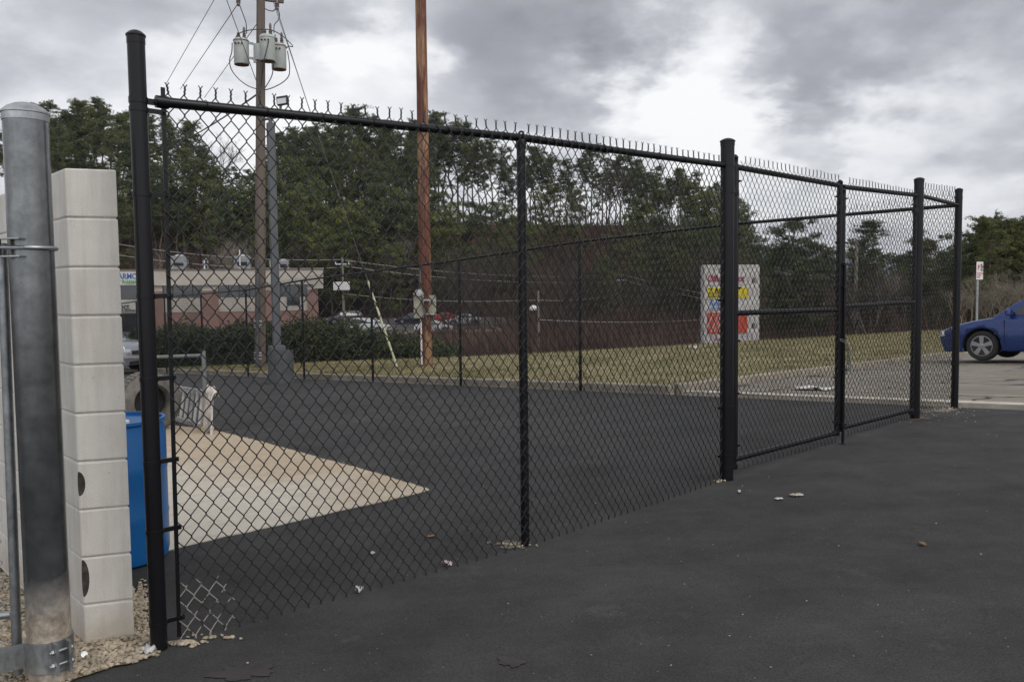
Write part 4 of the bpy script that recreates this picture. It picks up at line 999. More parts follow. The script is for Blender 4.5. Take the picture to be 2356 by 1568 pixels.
# ------------------------------------------------------------------ building
Bd = 107.0
bR = atY(745, 700, Bd); bru = Vector((.974,.225,0)).normalized(); bnn = Vector((bru.y, -bru.x, 0))    # facade right dir, outward normal (towards camera)
zB = V(0, 105)-.3
bo = Vector((bR.x, bR.y, zB)); bld = empty('shop_building', bo, 'two storey shop building with cream fascia and pink brick, left of the lower lot', 'building', rz=math.atan2(bru.y, bru.x))
def bl_u(px):          # coordinate along facade for a pixel column
    r_ = ray(px, 700); # intersect ray with facade plane
    den = r_.x*bnn.x + r_.y*bnn.y; t = ((bo.x)*bnn.x + (bo.y)*bnn.y)/den; p = CAM + r_*t
    return (p-bo).dot(bru), p
def bl_z(px, py): u, p = bl_u(px); return zat(p.x, p.y, py) - zB
uL = bl_u(120)[0]
zr_, zf, zs = bl_z(560, 621), bl_z(560, 655), bl_z(560, 668)
u = lambda px: bl_u(px)[0]
z_ = lambda py: bl_z(560, py)
def wbox(name, x0, x1, y0, y1, z0, z1, m_, parent=bld, bev=0):
    m = MB(); m.box(((x0+x1)/2, (y0+y1)/2, (z0+z1)/2), (x1-x0, y1-y0, z1-z0)); return m.build(name, m_, parent, bevel=bev)
wbox('core_wall', uL, u(731), .9, 14, 0, zr_-.35, M_pink)
fa_ = wbox('fascia', uL-.1, u(745), -.25, 14.2, zf, zr_, M_cream); 
wbox('fascia_end', u(700)+1.2, u(744.4), -.24, 1.2, z_(665), zf-.003, M_cream)
wbox('coping', uL-.2, u(745)+.12, -.35, 14.3, zr_+.002, zr_+.15, simple('brown_coping', (.14,.11,.09), .8, 0, .1, 1))
# pillars, window bays: columns of px  (370-466 window), (466-500 pillar), (500-608), (608-628 pillar), (640-708 window), (708-731 pillar)
for a_, b_ in ((345, 374), (466, 502), (598, 626), (708, 732)):
    wbox('brick_pillar', u(a_), u(b_), .12, .9, 0, z_(668), M_pink)
    wbox('pillar_head', u(a_)-.02, u(b_)+.02, .08, .9, z_(668)+.002, zf-.004, M_cream)
for a_, b_ in ((374, 466), (502, 598), (626, 708)):
    wi = wbox('window', u(a_), u(b_), .45, .89, z_(684), zf-.01, M_glass)
    for k in range(1, 4):
        x = u(a_)+(u(b_)-u(a_))*k/4; wbox('mullion', x-.04, x+.04, .40, .449, z_(684), zf-.02, M_dark, wi)
    wbox('cream_panel', u(a_), u(b_), .30, .89, z_(716), z_(684)-.003, M_cream)
    wbox('brick_base', u(a_), u(b_), .36, .89, 0, z_(716)-.003, M_pink)
wbox('panel_window', u(660), u(690), .20, .30, z_(703), z_(680), M_glass)  # plain dark glass pane in front of the cream panel, no glow
# left shop front seen between the wall and the post
wbox('shop_front', u(150), u(340), -1.6, .0, z_(716), z_(686), M_cream)
wbox('shop_front_glass', u(150), u(340), -.1, .2, z_(686)+.005, zf-.02, M_glass)
wbox('shop_front_glass', u(150), u(340), -.9, .1, 0, z_(716)-.01, M_glass)
sg = wbox('shop_sign', u(235), u(335), -.36, -.252, z_(653), z_(625), simple('sign_cream', (.50,.47,.42), .8, 0, .05, 1))
zc1 = z_(641); sH = 12.5/F*Bd*1.25
text_mesh('sign_letters', 'HARMONY', sH*1.1, M_txblue, sg, (u(264), -.38, z_(639.5)), (1,0,0), (0,0,1), .02, stretch=.80)
text_mesh('sign_letters', 'BEST PHARMACY', sH*.78, M_txgreen, sg, (u(263), -.38, z_(651)), (1,0,0), (0,0,1), .02, stretch=.62)
s2 = wbox('shop_sign', u(262), u(338), -1.72, -1.602, z_(713), z_(688), simple('sign_pale', (.46,.44,.40), .8, 0, .05, 1))
m = MB(); m.lathe([(.62,0),(.62,.04)], (u(274), -1.73, z_(699)), 28, Matrix.Rotation(R(90), 3, 'X')); m.build('emblem', M_gold, s2)
text_mesh('sign_letters', 'oct', .95, M_txdark, s2, (u(282), -1.74, z_(706)), (1,0,0), (0,0,1), .02, stretch=.9)
text_mesh('sign_letters', 'internet kitchen', .42, M_txdark, s2, (u(264), -1.74, z_(711.5)), (1,0,0), (0,0,1), .02)
# roof units
for px, w2, y0_, y1_ in ((405, 34, 596, 619), (468, 12, 606, 619), (555, 36, 596, 619), (652, 24, 607, 619)):
    wx = w2/F*Bd; x = u(px); un = wbox('roof_unit', x-wx/2, x+wx/2, 3, 3+wx, zr_-.2, z_(y0_)+.55, M_hvac, bld, .05)
    m = MB(); m.lathe([(wx*.3,0),(wx*.3,.18),(wx*.25,.2)], (x, 3+wx/2, z_(y0_)+.56), 16); m.build('fan_hood', M_zinc, un)
    m = MB(); m.box((x, 2.99, (zr_+z_(y0_))/2+.2), (wx*.6, .02, .5)); m.build('louvre', M_dark, un)
for px, yt in ((551, 578), (622, 600), (468, 603)):
    m = MB(); m.tube([(u(px), 2.2, zr_), (u(px), 2.2, z_(yt)+.3)], .07, 8); m.build('vent_pipe', M_whitepl, bld)

# ------------------------------------------------------------------ cars
def smooth01(t): t = max(0, min(1, t)); return t*t*(3-2*t)
def resample(pts, step):
    out = []
    for i in range(len(pts)):
        a = Vector(pts[i]); b = Vector(pts[(i+1) % len(pts)]); n = max(1, int((b-a).length/step))
        for k in range(n): out.append(a + (b-a)*k/n)
    return out
def catmull(pts, n=4):
    P = [Vector(p) for p in pts]; out = []
    for i in range(len(P)-1):
        p0, p1, p2, p3 = P[max(i-1,0)], P[i], P[i+1], P[min(i+2,len(P)-1)]
        for k in range(n):
            t = k/n; out.append(.5*((2*p1)+(p2-p0)*t+(2*p0-5*p1+4*p2-p3)*t*t+(3*p1-p0-3*p2+p3)*t**3))
    out.append(P[-1]); return out
KIND = {
 # top line from nose (x=0) to tail; x along length, z height
 'sedan': dict(L=4.6, Wd=1.80, wr=.325, ax=(.92, 3.60), top=[(.02,.42),(.04,.62),(.25,.74),(.70,.86),(1.16,.93)], tail=[(3.85,1.0),(4.35,.98),(4.55,.80),(4.58,.45)],
               cab=[(1.08,.90),(1.92,1.41),(2.75,1.46),(3.35,1.38),(4.00,.98)], win=[(1.46,.97),(2.02,1.34),(2.75,1.39),(3.20,1.33),(3.62,1.00)]),
 'suv': dict(L=4.9, Wd=1.92, wr=.38, ax=(.95, 3.85), top=[(.02,.50),(.05,.80),(.22,1.02),(.8,1.10),(1.40,1.14)], tail=[(4.70,1.18),(4.86,1.0),(4.88,.50)],
               cab=[(1.32,1.12),(1.95,1.72),(2.8,1.80),(4.45,1.76),(4.80,1.16)], win=[(1.62,1.20),(2.05,1.66),(2.8,1.71),(4.35,1.68),(4.55,1.22)]),
}
def make_car(kind, pm, loc, heading, label, group=None, scale=1.0, cat='car', hi=False, tilt=False):
    K = KIND[kind]; L, Wd, wr = K['L'], K['Wd'], K['wr']; g = .19 if kind == 'sedan' else .27
    o = empty('parked_car', loc, label, cat, group, heading); o.scale = (scale,)*3
    if tilt:
        fx = Vector((math.cos(heading), math.sin(heading), 0)); L0 = K['L']*.5; q_ = Vector(loc)
        fx.z = (B(q_.x+fx.x*2, q_.y+fx.y*2)-B(q_.x, q_.y))/2; sy_ = Vector((-math.sin(heading), math.cos(heading), 0)); sy_.z = B(q_.x+sy_.x, q_.y+sy_.y)-B(q_.x, q_.y)
        fx.normalize(); nz_ = fx.cross(sy_).normalized(); sy_ = nz_.cross(fx); o.rotation_euler = Matrix((fx, sy_, nz_)).transposed().to_euler()
    # side outline (x,z): start bottom nose go up along the top to the tail then back along the sill with arches
    n_ = 4
    top = catmull(K['top'] + [(K['cab'][0][0]+.6, K['top'][-1][1]+.02)] + [(K['cab'][-1][0]-.3, K['tail'][0][1])] + K['tail'], n_)
    bot = []
    for ax in reversed(K['ax']):
        ra_ = wr*1.14
        arc = [(ax + ra_*math.cos(a), wr + ra_*math.sin(a)) for a in np.linspace(-.35, math.pi+.35, 18)]
        arc = [p for p in arc]
        bot += [(ax+ra_*1.0+.06, g)] + [p for p in arc if p[1] > g] + [(ax-ra_*1.0-.06, g)]
    out = [Vector((p[0], p[1])) for p in top] + [Vector((L-.08, g+.06))] + [Vector(p) for p in bot] + [Vector((.10, g))]
    out = resample(out, .09)
    # rings inset
    def inset(P, d):
        n = len(P); Q = []
        for i in range(n):
            a, b, c = P[i-1], P[i], P[(i+1) % n]; e = (c-a).normalized(); nn = Vector((e.y, -e.x)); Q.append(b + nn*d)
        return Q
    area = sum(out[i].x*out[(i+1)%len(out)].y - out[(i+1)%len(out)].x*out[i].y for i in range(len(out)))
    sg_ = 1 if area > 0 else -1
    def ys(x, z, y):
        f = 1 - .16*(1-smooth01(x/.75))**1.5 - .10*(1-smooth01((L-x)/.6))**1.5
        f *= 1 - .05*smooth01((z-.62)/.5) - .05*smooth01((.45-z)/.3)
        return y*f
    hw = Wd/2; rings = [(-1, hw, .055), (-1, hw-.015, .022), (-1, hw-.06, 0), (1, hw-.06, 0), (1, hw-.015, .022), (1, hw, .055)]
    n = len(out); me = bmesh.new(); rv = []
    for s_, y, d in rings:
        Q = inset(out, -d*sg_) if d else out
        rv.append([me.verts.new((q.x, s_*y, q.y)) for q in Q])
    for r_ in range(len(rings)-1):
        for i in range(n): me.faces.new((rv[r_][i], rv[r_][(i+1)%n], rv[r_+1][(i+1)%n], rv[r_+1][i]))
    for r_ in (0, len(rings)-1): me.faces.new(rv[r_])
    bmesh.ops.triangulate(me, faces=[f for f in me.faces if len(f.verts) > 4])
    for xx in np.arange(.15, L, .15): bmesh.ops.bisect_plane(me, geom=me.verts[:]+me.edges[:]+me.faces[:], plane_co=(xx,0,0), plane_no=(1,0,0))
    for zz_ in np.arange(.25, 1.2, .12): bmesh.ops.bisect_plane(me, geom=me.verts[:]+me.edges[:]+me.faces[:], plane_co=(0,0,zz_), plane_no=(0,0,1))
    for v in me.verts: v.co.y = ys(v.co.x, v.co.z, v.co.y)
    bmesh.ops.recalc_face_normals(me, faces=me.faces)
    for f in me.faces:
        c = f.calc_center_median()
        for ax in K['ax']:
            if (c.x-ax)**2+(c.z-wr)**2 < (wr*1.17)**2 and abs(c.y) < hw-.03 and abs(f.normal.y) < .5: f.material_index = 1
    mm_ = bpy.data.meshes.new('body'); me.to_mesh(mm_); me.free(); mm_.materials.append(pm); mm_.materials.append(M_dark); mm_.shade_smooth(); mm_.set_sharp_from_angle(angle=R(30))
    bo_ = link(bpy.data.objects.new('body', mm_)); bo_.parent = o
    # cabin
    cab = catmull(K['cab'], 4); zt_ = max(p.y for p in cab); zb0 = K['cab'][0][1]-.04
    def cy(z): return hw*(.93 - .22*smooth01((z-zb0)/(zt_-zb0)))
    vs = []; 
    for s_ in (-1, 1):
        for p in cab: vs.append((p.x, s_*cy(p.y), p.y))
    k = len(cab); fs = [(i, i+1, k+i+1, k+i) for i in range(k-1)] + [tuple(range(k))[::-1], tuple(range(k, 2*k))]
    m = MB(); m.add(vs, fs); m.build('roof', pm, o, smooth=True, bevel=.02)
    # glass
    win = catmull(K['win'], 3)
    for s_ in (-1, 1):
        m = MB(); w0 = [p for p in win]; vs = [(p.x, s_*(cy(p.y)+.006), p.y) for p in w0]; k = len(w0); 
        low = [Vector((w0[0].x+(w0[-1].x-w0[0].x)*t, w0[0].y)) for t in np.linspace(0, 1, k)]
        vs += [(p.x, s_*(cy(p.y)+.006), p.y) for p in low]; m.add(vs, [(i, i+1, k+i+1, k+i) for i in range(k-1)]); gw = m.build('side_window', M_glass, o)
        md_ = gw.modifiers.new('s', 'SOLIDIFY'); md_.thickness = .004
        xm = (K['win'][1][0]+K['win'][3][0])/2+.1; m = MB(); m.box((xm, s_*(cy((zb0+zt_)/2)+.012), (zb0+zt_)/2), (.05,.01,(zt_-zb0)*.8), M=Matrix.Rotation(s_*R(14), 3, 'X')); m.build('door_pillar', M_trim, gw)
    c0_, c1_ = Vector(K['cab'][0]), Vector(K['cab'][1]); d_ = (c1_-c0_); nn = Vector((-d_.y, d_.x)).normalized()*.02
    a_, b_ = c0_+d_*.10+nn, c0_+d_*.95+nn
    m = MB(); m.add([(a_.x,-cy(a_.y)*.93,a_.y),(a_.x,cy(a_.y)*.93,a_.y),(b_.x,cy(b_.y)*.92,b_.y),(b_.x,-cy(b_.y)*.92,b_.y)], [(0,1,2,3)]); g1 = m.build('windscreen', M_glass, o); md_ = g1.modifiers.new('s','SOLIDIFY'); md_.thickness = .01
    c0_, c1_ = Vector(K['cab'][-1]), Vector(K['cab'][-2]); d_ = (c1_-c0_); nn = Vector((d_.y, -d_.x)).normalized()*.02
    a_, b_ = c0_+d_*.15+nn, c0_+d_*.9+nn
    m = MB(); m.add([(a_.x,-cy(a_.y)*.9,a_.y),(a_.x,cy(a_.y)*.9,a_.y),(b_.x,cy(b_.y)*.9,b_.y),(b_.x,-cy(b_.y)*.9,b_.y)], [(0,1,2,3)]); g1 = m.build('rear_window', M_glass, o); md_ = g1.modifiers.new('s','SOLIDIFY'); md_.thickness = .01
    # underbody, grille, lights, plate, mirrors, handles
    m = MB(); m.box((L/2,0,g+.16), (L-.5, Wd-.42, .30)); m.build('underbody', M_dark, o)
    hz = K['top'][1][1]
    for s_ in (-1, 1):
        m = MB(); yy = ys(.16, hz, hw)*.80; m.box((.14, s_*yy, hz-.02), (.30,.26,.13), -s_*R(28)); m.build('headlight', M_lamp, o, bevel=.03)
        m = MB(); yy = ys(L-.1, hz, hw)*.84; m.box((L-.10, s_*yy, K['tail'][0][1]-.16), (.14,.22,.20)); m.build('tail_light', M_signred, o, bevel=.02)
        m = MB(); m.box((K['cab'][0][0]+.42, s_*(hw+.06), K['top'][-1][1]+.10), (.11,.20,.13)); m.build('mirror', M_trim if not hi else pm, o, bevel=.03)
        m = MB(); m.box((2.55, s_*ys(2.5,.8,hw)*1.005, K['top'][-1][1]-.10), (.16,.03,.03)); m.build('door_handle', pm, o, bevel=.008)
        for xd in (K['cab'][0][0]+.30, (K['ax'][0]+K['ax'][1])/2+.28):
            m = MB(); m.box((xd, s_*(ys(xd,.55,hw)-.001), (g+K['top'][-1][1])/2+.05), (.012,.006,K['top'][-1][1]-g-.22)); m.build('door_gap', M_dark, o)
    m = MB(); m.box((.03,0,hz-.08), (.05,Wd*.5,.14)); m.build('grille', M_trim, o, bevel=.01)
    m = MB(); m.box((.05,0,g+.10), (.08,Wd*.6,.10)); m.build('air_intake', M_dark, o)
    for xa in K['ax']:
        for s_ in (-1, 1):
            MW = Matrix.Rotation(R(-90)*s_, 3, 'X'); c = Vector((xa, s_*(hw-.125), wr)); tw_ = .10
            m = MB(); m.lathe([(wr*.66,tw_*.9),(wr*.70,tw_),(wr*.90,tw_),(wr*.975,tw_*.75),(wr,tw_*.35),(wr,-tw_*.6),(wr*.95,-tw_),(wr*.6,-tw_),(wr*.6,0)], c, 36, MW); wh = m.build('wheel', M_tyre, o, smooth=True)
            m = MB(); m.lathe([(wr*.67,tw_*.88),(wr*.68,tw_*.98),(wr*.64,tw_*1.0),(wr*.60,tw_*.75),(wr*.57,tw_*.3)], c, 36, MW); m.f = m.f[:-2]; m.m = m.m[:-2]
            for q in range(5):
                a = 2*math.pi*q/5+math.pi/2; d = Vector((math.cos(a), math.sin(a), 0)); t_ = Vector((-d.y, d.x, 0))
                z0_, z1_ = tw_*.80, tw_*.92
                pr_ = [d*wr*.10+t_*wr*.10, d*wr*.10-t_*wr*.10, d*wr*.64-t_*wr*.15, d*wr*.64+t_*wr*.15]
                m.add([c+MW@Vector((p.x,p.y,z0_)) for p in pr_]+[c+MW@Vector((p.x,p.y,z1_)) for p in pr_], [(3,2,1,0),(4,5,6,7),(0,1,5,4),(1,2,6,5),(2,3,7,6),(3,0,4,7)])
            m.lathe([(wr*.17,tw_*.7),(wr*.17,tw_*.98),(wr*.12,tw_*1.02),(wr*.02,tw_*1.03)], c, 20, MW)
            m.build('rim', M_alloy, wh, smooth=True)
            m = MB(); m.lathe([(wr*.60,tw_*.3),(wr*.60,tw_*.32)], c, 24, MW); m.build('brake_disc', M_dark, wh)
    return o
# blue car on the old lot: wheel touches ground at px (2248,836)
wq = hit(2259, 836, B); ax0 = KIND['sedan']['ax'][0]; hw0 = KIND['sedan']['Wd']/2
bdir = -Vector((hd.x, hd.y, 0))           # nose to tail direction (towards right/near)
latr = Vector((-bdir.y, bdir.x, 0))        # car +y ; near side is the one facing camera
s_near = -1 if (latr.dot(Vector((wq.x, wq.y, 0))) > 0) else 1
bs = (.5*69/F*wq.y)/KIND['sedan']['wr']; bs = max(.92, min(1.04, bs)); print('blue car', wq, bs)
oloc = Vector((wq.x, wq.y, 0)) - bdir*ax0*bs - latr*(s_near*(hw0-.05))*bs
make_car('sedan', paint('blue_car_paint', (.003,.026,.135)), (oloc.x, oloc.y, B(wq.x, wq.y)), math.atan2(bdir.y, bdir.x), 'dark blue sedan parked on the old cracked lot at the right edge', scale=bs, hi=True, tilt=True)
# far cars on the lower lot; heading = angle of nose->tail
def fcar(kind, pm, px, py, ang, label, sc_=1.0, cat='car'):
    p = hit(px, py, lambda x, y: V(x, y)+.03 if cdist(x, y) > 6 else -99)
    L = KIND[kind]['L']; d = Vector((math.cos(ang), math.sin(ang), 0)); q = p - d*L/2
    print('far car', label, p); make_car(kind, pm, (q.x, q.y, V(p.x, p.y)+.03), ang, label, 'cars on the lower lot', sc_, cat)
fcar('suv', paint('white_paint', (.55,.55,.55)), 852, 767, math.pi-.35, 'white suv facing right on the lower lot, beside the yellow guy guard', cat='suv')
fcar('sedan', paint('silver_paint', (.33,.34,.36)), 1066, 748, .12, 'silver sedan at the far side of the lower lot, right of the wooden pole')
fcar('sedan', paint('red_paint', (.26,.012,.016)), 1018, 744, .25, 'dark red car half hidden behind the wooden pole')
fcar('sedan', paint('pale_paint', (.50,.50,.50)), 1000, 765, math.pi-.1, 'white car just right of the wooden pole foot boxes')
fcar('suv', paint('black_paint', (.012,.012,.014)), 790, 746, .5, 'black suv beside the far power pole on the lower lot', cat='suv')
fcar('sedan', paint('navy_paint', (.015,.017,.03)), 948, 744, .2, 'dark car left of the meter boxes on the lower lot')
# silver suv at the left, behind the wall
sv_ = hit(280, 846, A); p = sv_; nose = hit(304, 846, A)
dL = Vector((-.97,.24,0)).normalized(); print('silver suv', nose)
nose = atY(301, 850, 28.5)
make_car('suv', paint('silver_grey_paint', (.24,.25,.28)), (nose.x, nose.y+.9, A(nose.x, nose.y)+.01), math.atan2(dL.y, dL.x), 'silver suv nose showing between the block wall and the fence post', cat='suv')

# ------------------------------------------------------------------ pylon sign
pyD = 44.0; pl0 = atY(1615, 700, pyD); pr0 = atY(1742, 700, pyD+.6); pux = Vector((pr0.x-pl0.x, pr0.y-pl0.y, 0)); pw = pux.length; pux.normalize(); pn = Vector((pux.y, -pux.x, 0))
zpt = zat((pl0.x+pr0.x)/2, pyD, 609); zg = T(pl0.x, pyD)-.3; pyo = Vector((pl0.x, pl0.y, zg)); pyl = empty('pylon_sign', pyo, 'white pylon sign listing shops beyond the grass, half behind the thick gate post', 'sign')
hp2 = zpt-zg
m = MB(); c = pux*pw/2; m.box((c.x, c.y, hp2/2), (pw, .45, hp2), math.atan2(pux.y, pux.x)); bdy = m.build('sign_body', M_white, pyl, bevel=.02)
def pz(py): return zat(pl0.x, pyD, py)-zg
def px_(px): return (px-1615)/127*pw
def ppanel(name, x0, x1, y0, y1, m_, off=.235):
    m = MB(); cc_ = pux*((x0+x1)/2)+pn*off; m.box((cc_.x, cc_.y, (y0+y1)/2), (x1-x0, .02, abs(y1-y0)), math.atan2(pux.y, pux.x)); return m.build(name, m_, pyl)
def ptext(body, px, py, size, m_, st=1.0, off=.25): 
    p = pux*px_(px)+pn*off; return text_mesh('sign_letters', body, size, m_, pyl, (p.x, p.y, pz(py)), pux, (0,0,1), .004, stretch=st)
pk = pyD/F
ptext('Office Depot', 1623, 648, 21*pk, M_txred, .80)
yp = ppanel('yellow_panel', px_(1622), px_(1716), pz(686), pz(661), M_yellow)
ptext('Z BUFFET', 1624, 676, 17*pk, M_txdark, 1.02); ptext('HIBACHI  GRILL', 1625, 684, 8*pk, M_txdark, 1.2)
ptext('Goldberg', 1627, 702, 16*pk, M_txlb, 1.0); ptext('SHOES  &  MORE', 1630, 712, 8*pk, M_txlb, 1.1)
ppanel('red_panel', px_(1622), px_(1668), pz(767), pz(719), M_redp); ppanel('red_panel', px_(1690), px_(1714), pz(767), pz(719), M_redp)
m = MB()
for k in range(7):
    cc_ = pux*px_(1626+k*6.5)+pn*.25; Mr = Matrix((pux, pn, Vector((0,0,1)))).transposed() @ Matrix.Rotation(R(24), 3, 'Y')
    m.box((cc_.x, cc_.y, pz(743)), (.035, .012, 44*pk), M=Mr)
m.build('white_stripes', M_white, pyl)
for py in (620, 657, 689, 715, 769, 775): ppanel('divider', px_(1617), px_(1722), pz(py)-.012, pz(py)+.012, simple('sign_grey', (.25,.24,.23), .8, 0, .05, 1), .228)
ptext('Leasing Info', 1636, 782, 10*pk, M_txpink)
for yy in (643, 748):
    for k, s in enumerate(('1601','EAST','MALL')): ptext(s, 1724, yy+k*4.2, 5.2*pk, M_txdark, .9)
# parking sign
sD = 21.5; spn = atY(2247, 735, sD); gzs = B(spn.x, spn.y)+.1
so = empty('parking_sign', (spn.x, spn.y, gzs), 'small white and red no parking sign on a steel post behind the blue car', 'sign'); ks = sD/F
szt = zat(spn.x, spn.y, 602)-gzs; szb = zat(spn.x, spn.y, 643)-gzs
m = MB(); m.box((0,.02,szt/2-.02), (.055,.03,szt-.02)); m.build('sign_post', M_galv, so)
sdir = Vector((.85,.52,0)).normalized(); sn = Vector((sdir.y, -sdir.x, 0)); 
m = MB(); c = Vector((.03,-.02,(szt+szb)/2)); m.box(c, (.31,.006,szt-szb), math.atan2(sdir.y, sdir.x)); sb = m.build('sign_plate', M_whitepl, so)
text_mesh('sign_letters', 'P', .17, M_signred, sb, c+sn*.006+Vector((-.10*sdir.x,-.10*sdir.y,.03)), sdir, (0,0,1), .002)
for k, s in enumerate(('NO','PARK','ANY','TIME')): text_mesh('sign_letters', s, .05, M_txdark, sb, c+sn*.006+Vector((.03*sdir.x,.03*sdir.y,.14-.05*k)), sdir, (0,0,1), .002)
for k, s in enumerate(('VEHICLES TOWED','AT OWNERS','EXPENSE')): text_mesh('sign_letters', s, .033, M_signred, sb, c+sn*.006+Vector((-.13*sdir.x,-.13*sdir.y,-.08-.05*k)), sdir, (0,0,1), .002)

# ------------------------------------------------------------------ vegetation
def rand_dir(n): v = rng.normal(size=(n, 3)); return v/np.linalg.norm(v, axis=1)[:, None]
def tufts(centers, nper, L, w):
    """n thin needle triangles at each centre"""
    c = np.repeat(centers, nper, axis=0); n = len(c); d = rand_dir(n); d[:, 2] = d[:, 2]*.8+.25; s = np.cross(d, rand_dir(n)); s /= np.linalg.norm(s, axis=1)[:, None]+1e-9
    ll = L*rng.uniform(.6, 1.2, (n, 1)); o = rng.normal(size=(n, 3))*L*.25
    Vv = np.stack([c+o-s*w, c+o+s*w, c+o+d*ll], 1).reshape(-1, 3); return Vv, np.arange(len(Vv)).reshape(-1, 3)
def pine_variant(seed, Ht, cb, rad, dens=1.0, low=False):
    """trunk mesh data and crown arrays for one pine"""
    rd = random.Random(seed); tr = MB(); bend = [Vector((rd.uniform(-.25,.25)*t, rd.uniform(-.25,.25)*t, Ht*t/6)) for t in range(7)]; r0 = Ht*.0095+.03
    tr.tube(bend, [r0*(1-.13*t) for t in range(7)], 7)
    def at(t):
        f = t*6; i = min(5, int(f)); return bend[i].lerp(bend[i+1], f-i)
    cs = []
    nl = int((58 if not low else 60)*dens)
    for k in range(nl):
        t = cb + (1-cb)*(k/(nl-1))**.85 ; a = rd.random()*6.283; prof = math.sin(min(1, (1-t)/(1-cb)*1.05+.12)*math.pi*.62+.25)
        rr = rad*prof*rd.uniform(.45,1.1); p = at(min(t, .99)); e = p + Vector((math.cos(a)*rr, math.sin(a)*rr, rd.uniform(-.1,.5)+rr*.15))
        mid = p.lerp(e, .5)+Vector((0,0,-.12)); tr.tube([p, mid, e], [r0*.28, r0*.2, r0*.07], 4, cap=False)
        m_ = rd.randint(1, 3)
        for q in range(m_): cs.append((p.lerp(e, 1-.33*q)+Vector((rd.uniform(-.5,.5), rd.uniform(-.5,.5), rd.uniform(-.2,.3))), rd.uniform(.34,.68)*(.8+.2*rad/3)))
    if not low:
        for k in range(7):   # dead stubs on the bare trunk
            t = rd.uniform(.25, cb); a = rd.random()*6.28; p = at(t); tr.tube([p, p+Vector((math.cos(a), math.sin(a), rd.uniform(-.1,.4)))*rd.uniform(.5,1.4)], [r0*.16, r0*.05], 3, cap=False)
    C = []
    for c, r in cs:
        n = int(18*r/0.7); g = rng.normal(size=(n, 3))*np.array([r*.55, r*.55, r*.24]); C.append(np.array(c)[None]+g)
    return tr, np.concatenate(C)
def proto_pine(seed, Ht, cb, rad, m_, dens=1.0, low=False, L=.30, w=.036, nper=10):
    tr, C = pine_variant(seed, Ht, cb, rad, dens, low); t = tr.build('trunk', M_bark, None, smooth=True); Vv, Fv = tufts(C, nper, L, w); c = np_mesh('crown', Vv, Fv, m_)
    me = (t.data, c.data, Ht); bpy.data.objects.remove(t); bpy.data.objects.remove(c); return me
PT = [proto_pine(10+i, 21, [.42,.50,.55,.38,.60,.46,.52][i], [2.4,2.1,2.3,2.7,1.9,2.8,2.2][i], M_pine, [1.25,1.0,1.15,1.4,.95,1.3,.8][i]) for i in range(7)]
PL = [proto_pine(40+i, 13, [.12,.08,.2,.15][i], [3.0,3.4,2.7,3.8][i], [M_pine, M_pine2, M_pine2, M_pine][i], 1.25, True) for i in range(4)]
def tree(name, proto, X, Y, z, s, sxy, label, cat, group, rz=None):
    e = empty(name, (X, Y, z-.2), label, cat, group, random.random()*6.28 if rz is None else rz); e.scale = (sxy, sxy, s)
    for nm, d in zip(('trunk', 'crown'), proto[:2]):
        c = link(bpy.data.objects.new(nm, d)); c.parent = e
    return e
SIL = [(60,240),(110,238),(150,228),(235,220),(290,250),(330,262),(380,262),(430,270),(470,290),(505,350),(560,400),(612,350),(650,300),(700,270),(760,285),(815,240),(870,262),(925,295),(975,268),(1040,262),(1090,285),(1150,315),(1220,330),(1290,345),(1340,335),(1390,318),(1430,345),(1500,378),(1560,378),(1620,398),(1700,430),(1740,480)]
def place_at(px, D): r_ = ray(px, 650); X = r_.x/r_.y*D; return X
g_r = 'pines along the wooded ridge'
def ridge_tree(px, D, ytop, pv, label, group, wide=1.0):
    X = place_at(px, D); z = T(X, D); h = zat(X, D, ytop)-z
    if h < 3: return
    s = h/pv[2]; tree('pine_tree', pv, X, D, z, s, min(s, 1.25)*wide*random.uniform(.95,1.28), label, 'tree', group)
random.seed(21)
px = 62.0
while px < 1735:
    D = random.uniform(156, 186); top = lerp_tab(SIL, px) + random.choice((0, 6, 14, 26, 45, 70)) + random.uniform(-4, 8)
    ridge_tree(px, D, top, random.choice(PT), 'tall pine with a bare trunk in the row along the ridge', g_r)
    px += random.uniform(9, 16) if px < 1000 else random.uniform(10, 18)
px = -420.0
while px < 55:
    ridge_tree(px, random.uniform(140, 186), 230 + random.uniform(0, 90), random.choice(PT), 'tall pine with a bare trunk in the row along the ridge', g_r, 1.4)
    px += random.uniform(34, 50)
# second, lower rows filling the left half and the far right end of the ridge
px = 100.0
while px < 1010:
    D = random.uniform(138, 158); top = lerp_tab(SIL, px) + random.uniform(35, 165)
    ridge_tree(px, D, top, random.choice(PT + PL[:1]), 'pine half way up the wooded slope in front of the ridge row', 'pines on the upper slope')
    px += random.uniform(11, 17)
for px, ytop, D, k in ((705,420,128,1),(745,455,125,2),(790,470,122,1),(835,500,124,2),(870,430,130,0),(680,360,134,1),(640,480,126,2),(600,430,132,1),(900,560,120,1),(930,470,128,3),(760,540,119,2),(1010,480,126,1),(1080,470,134,0),(1150,460,140,1),(1260,430,146,3),(1330,440,142,0),(1210,500,128,2),
                       (1500,500,128,3),(1550,530,120,0),(1600,500,124,3),(1650,510,126,2),(1700,520,116,3),(1575,580,100,0),(1630,575,98,3),(1690,590,96,0),(1440,540,122,3),(1525,600,100,0),(1730,600,92,3),(1480,470,134,2),(1620,450,138,0),(1690,455,134,1)):
    ridge_tree(px, D, ytop, PL[k], 'bushy evergreen pine with branches down to the brown slope', 'bushy pines on the slope', random.uniform(.85,1.15))
for k_, px in enumerate(range(1455, 1735, 22)):
    ridge_tree(px, random.uniform(136, 158), lerp_tab(SIL, px)+random.uniform(8, 60), PT[(k_*3) % 7], 'tall pine at the right end of the wooded ridge, in front of the ridge row', 'pines at the right end of the ridge', 1.15)
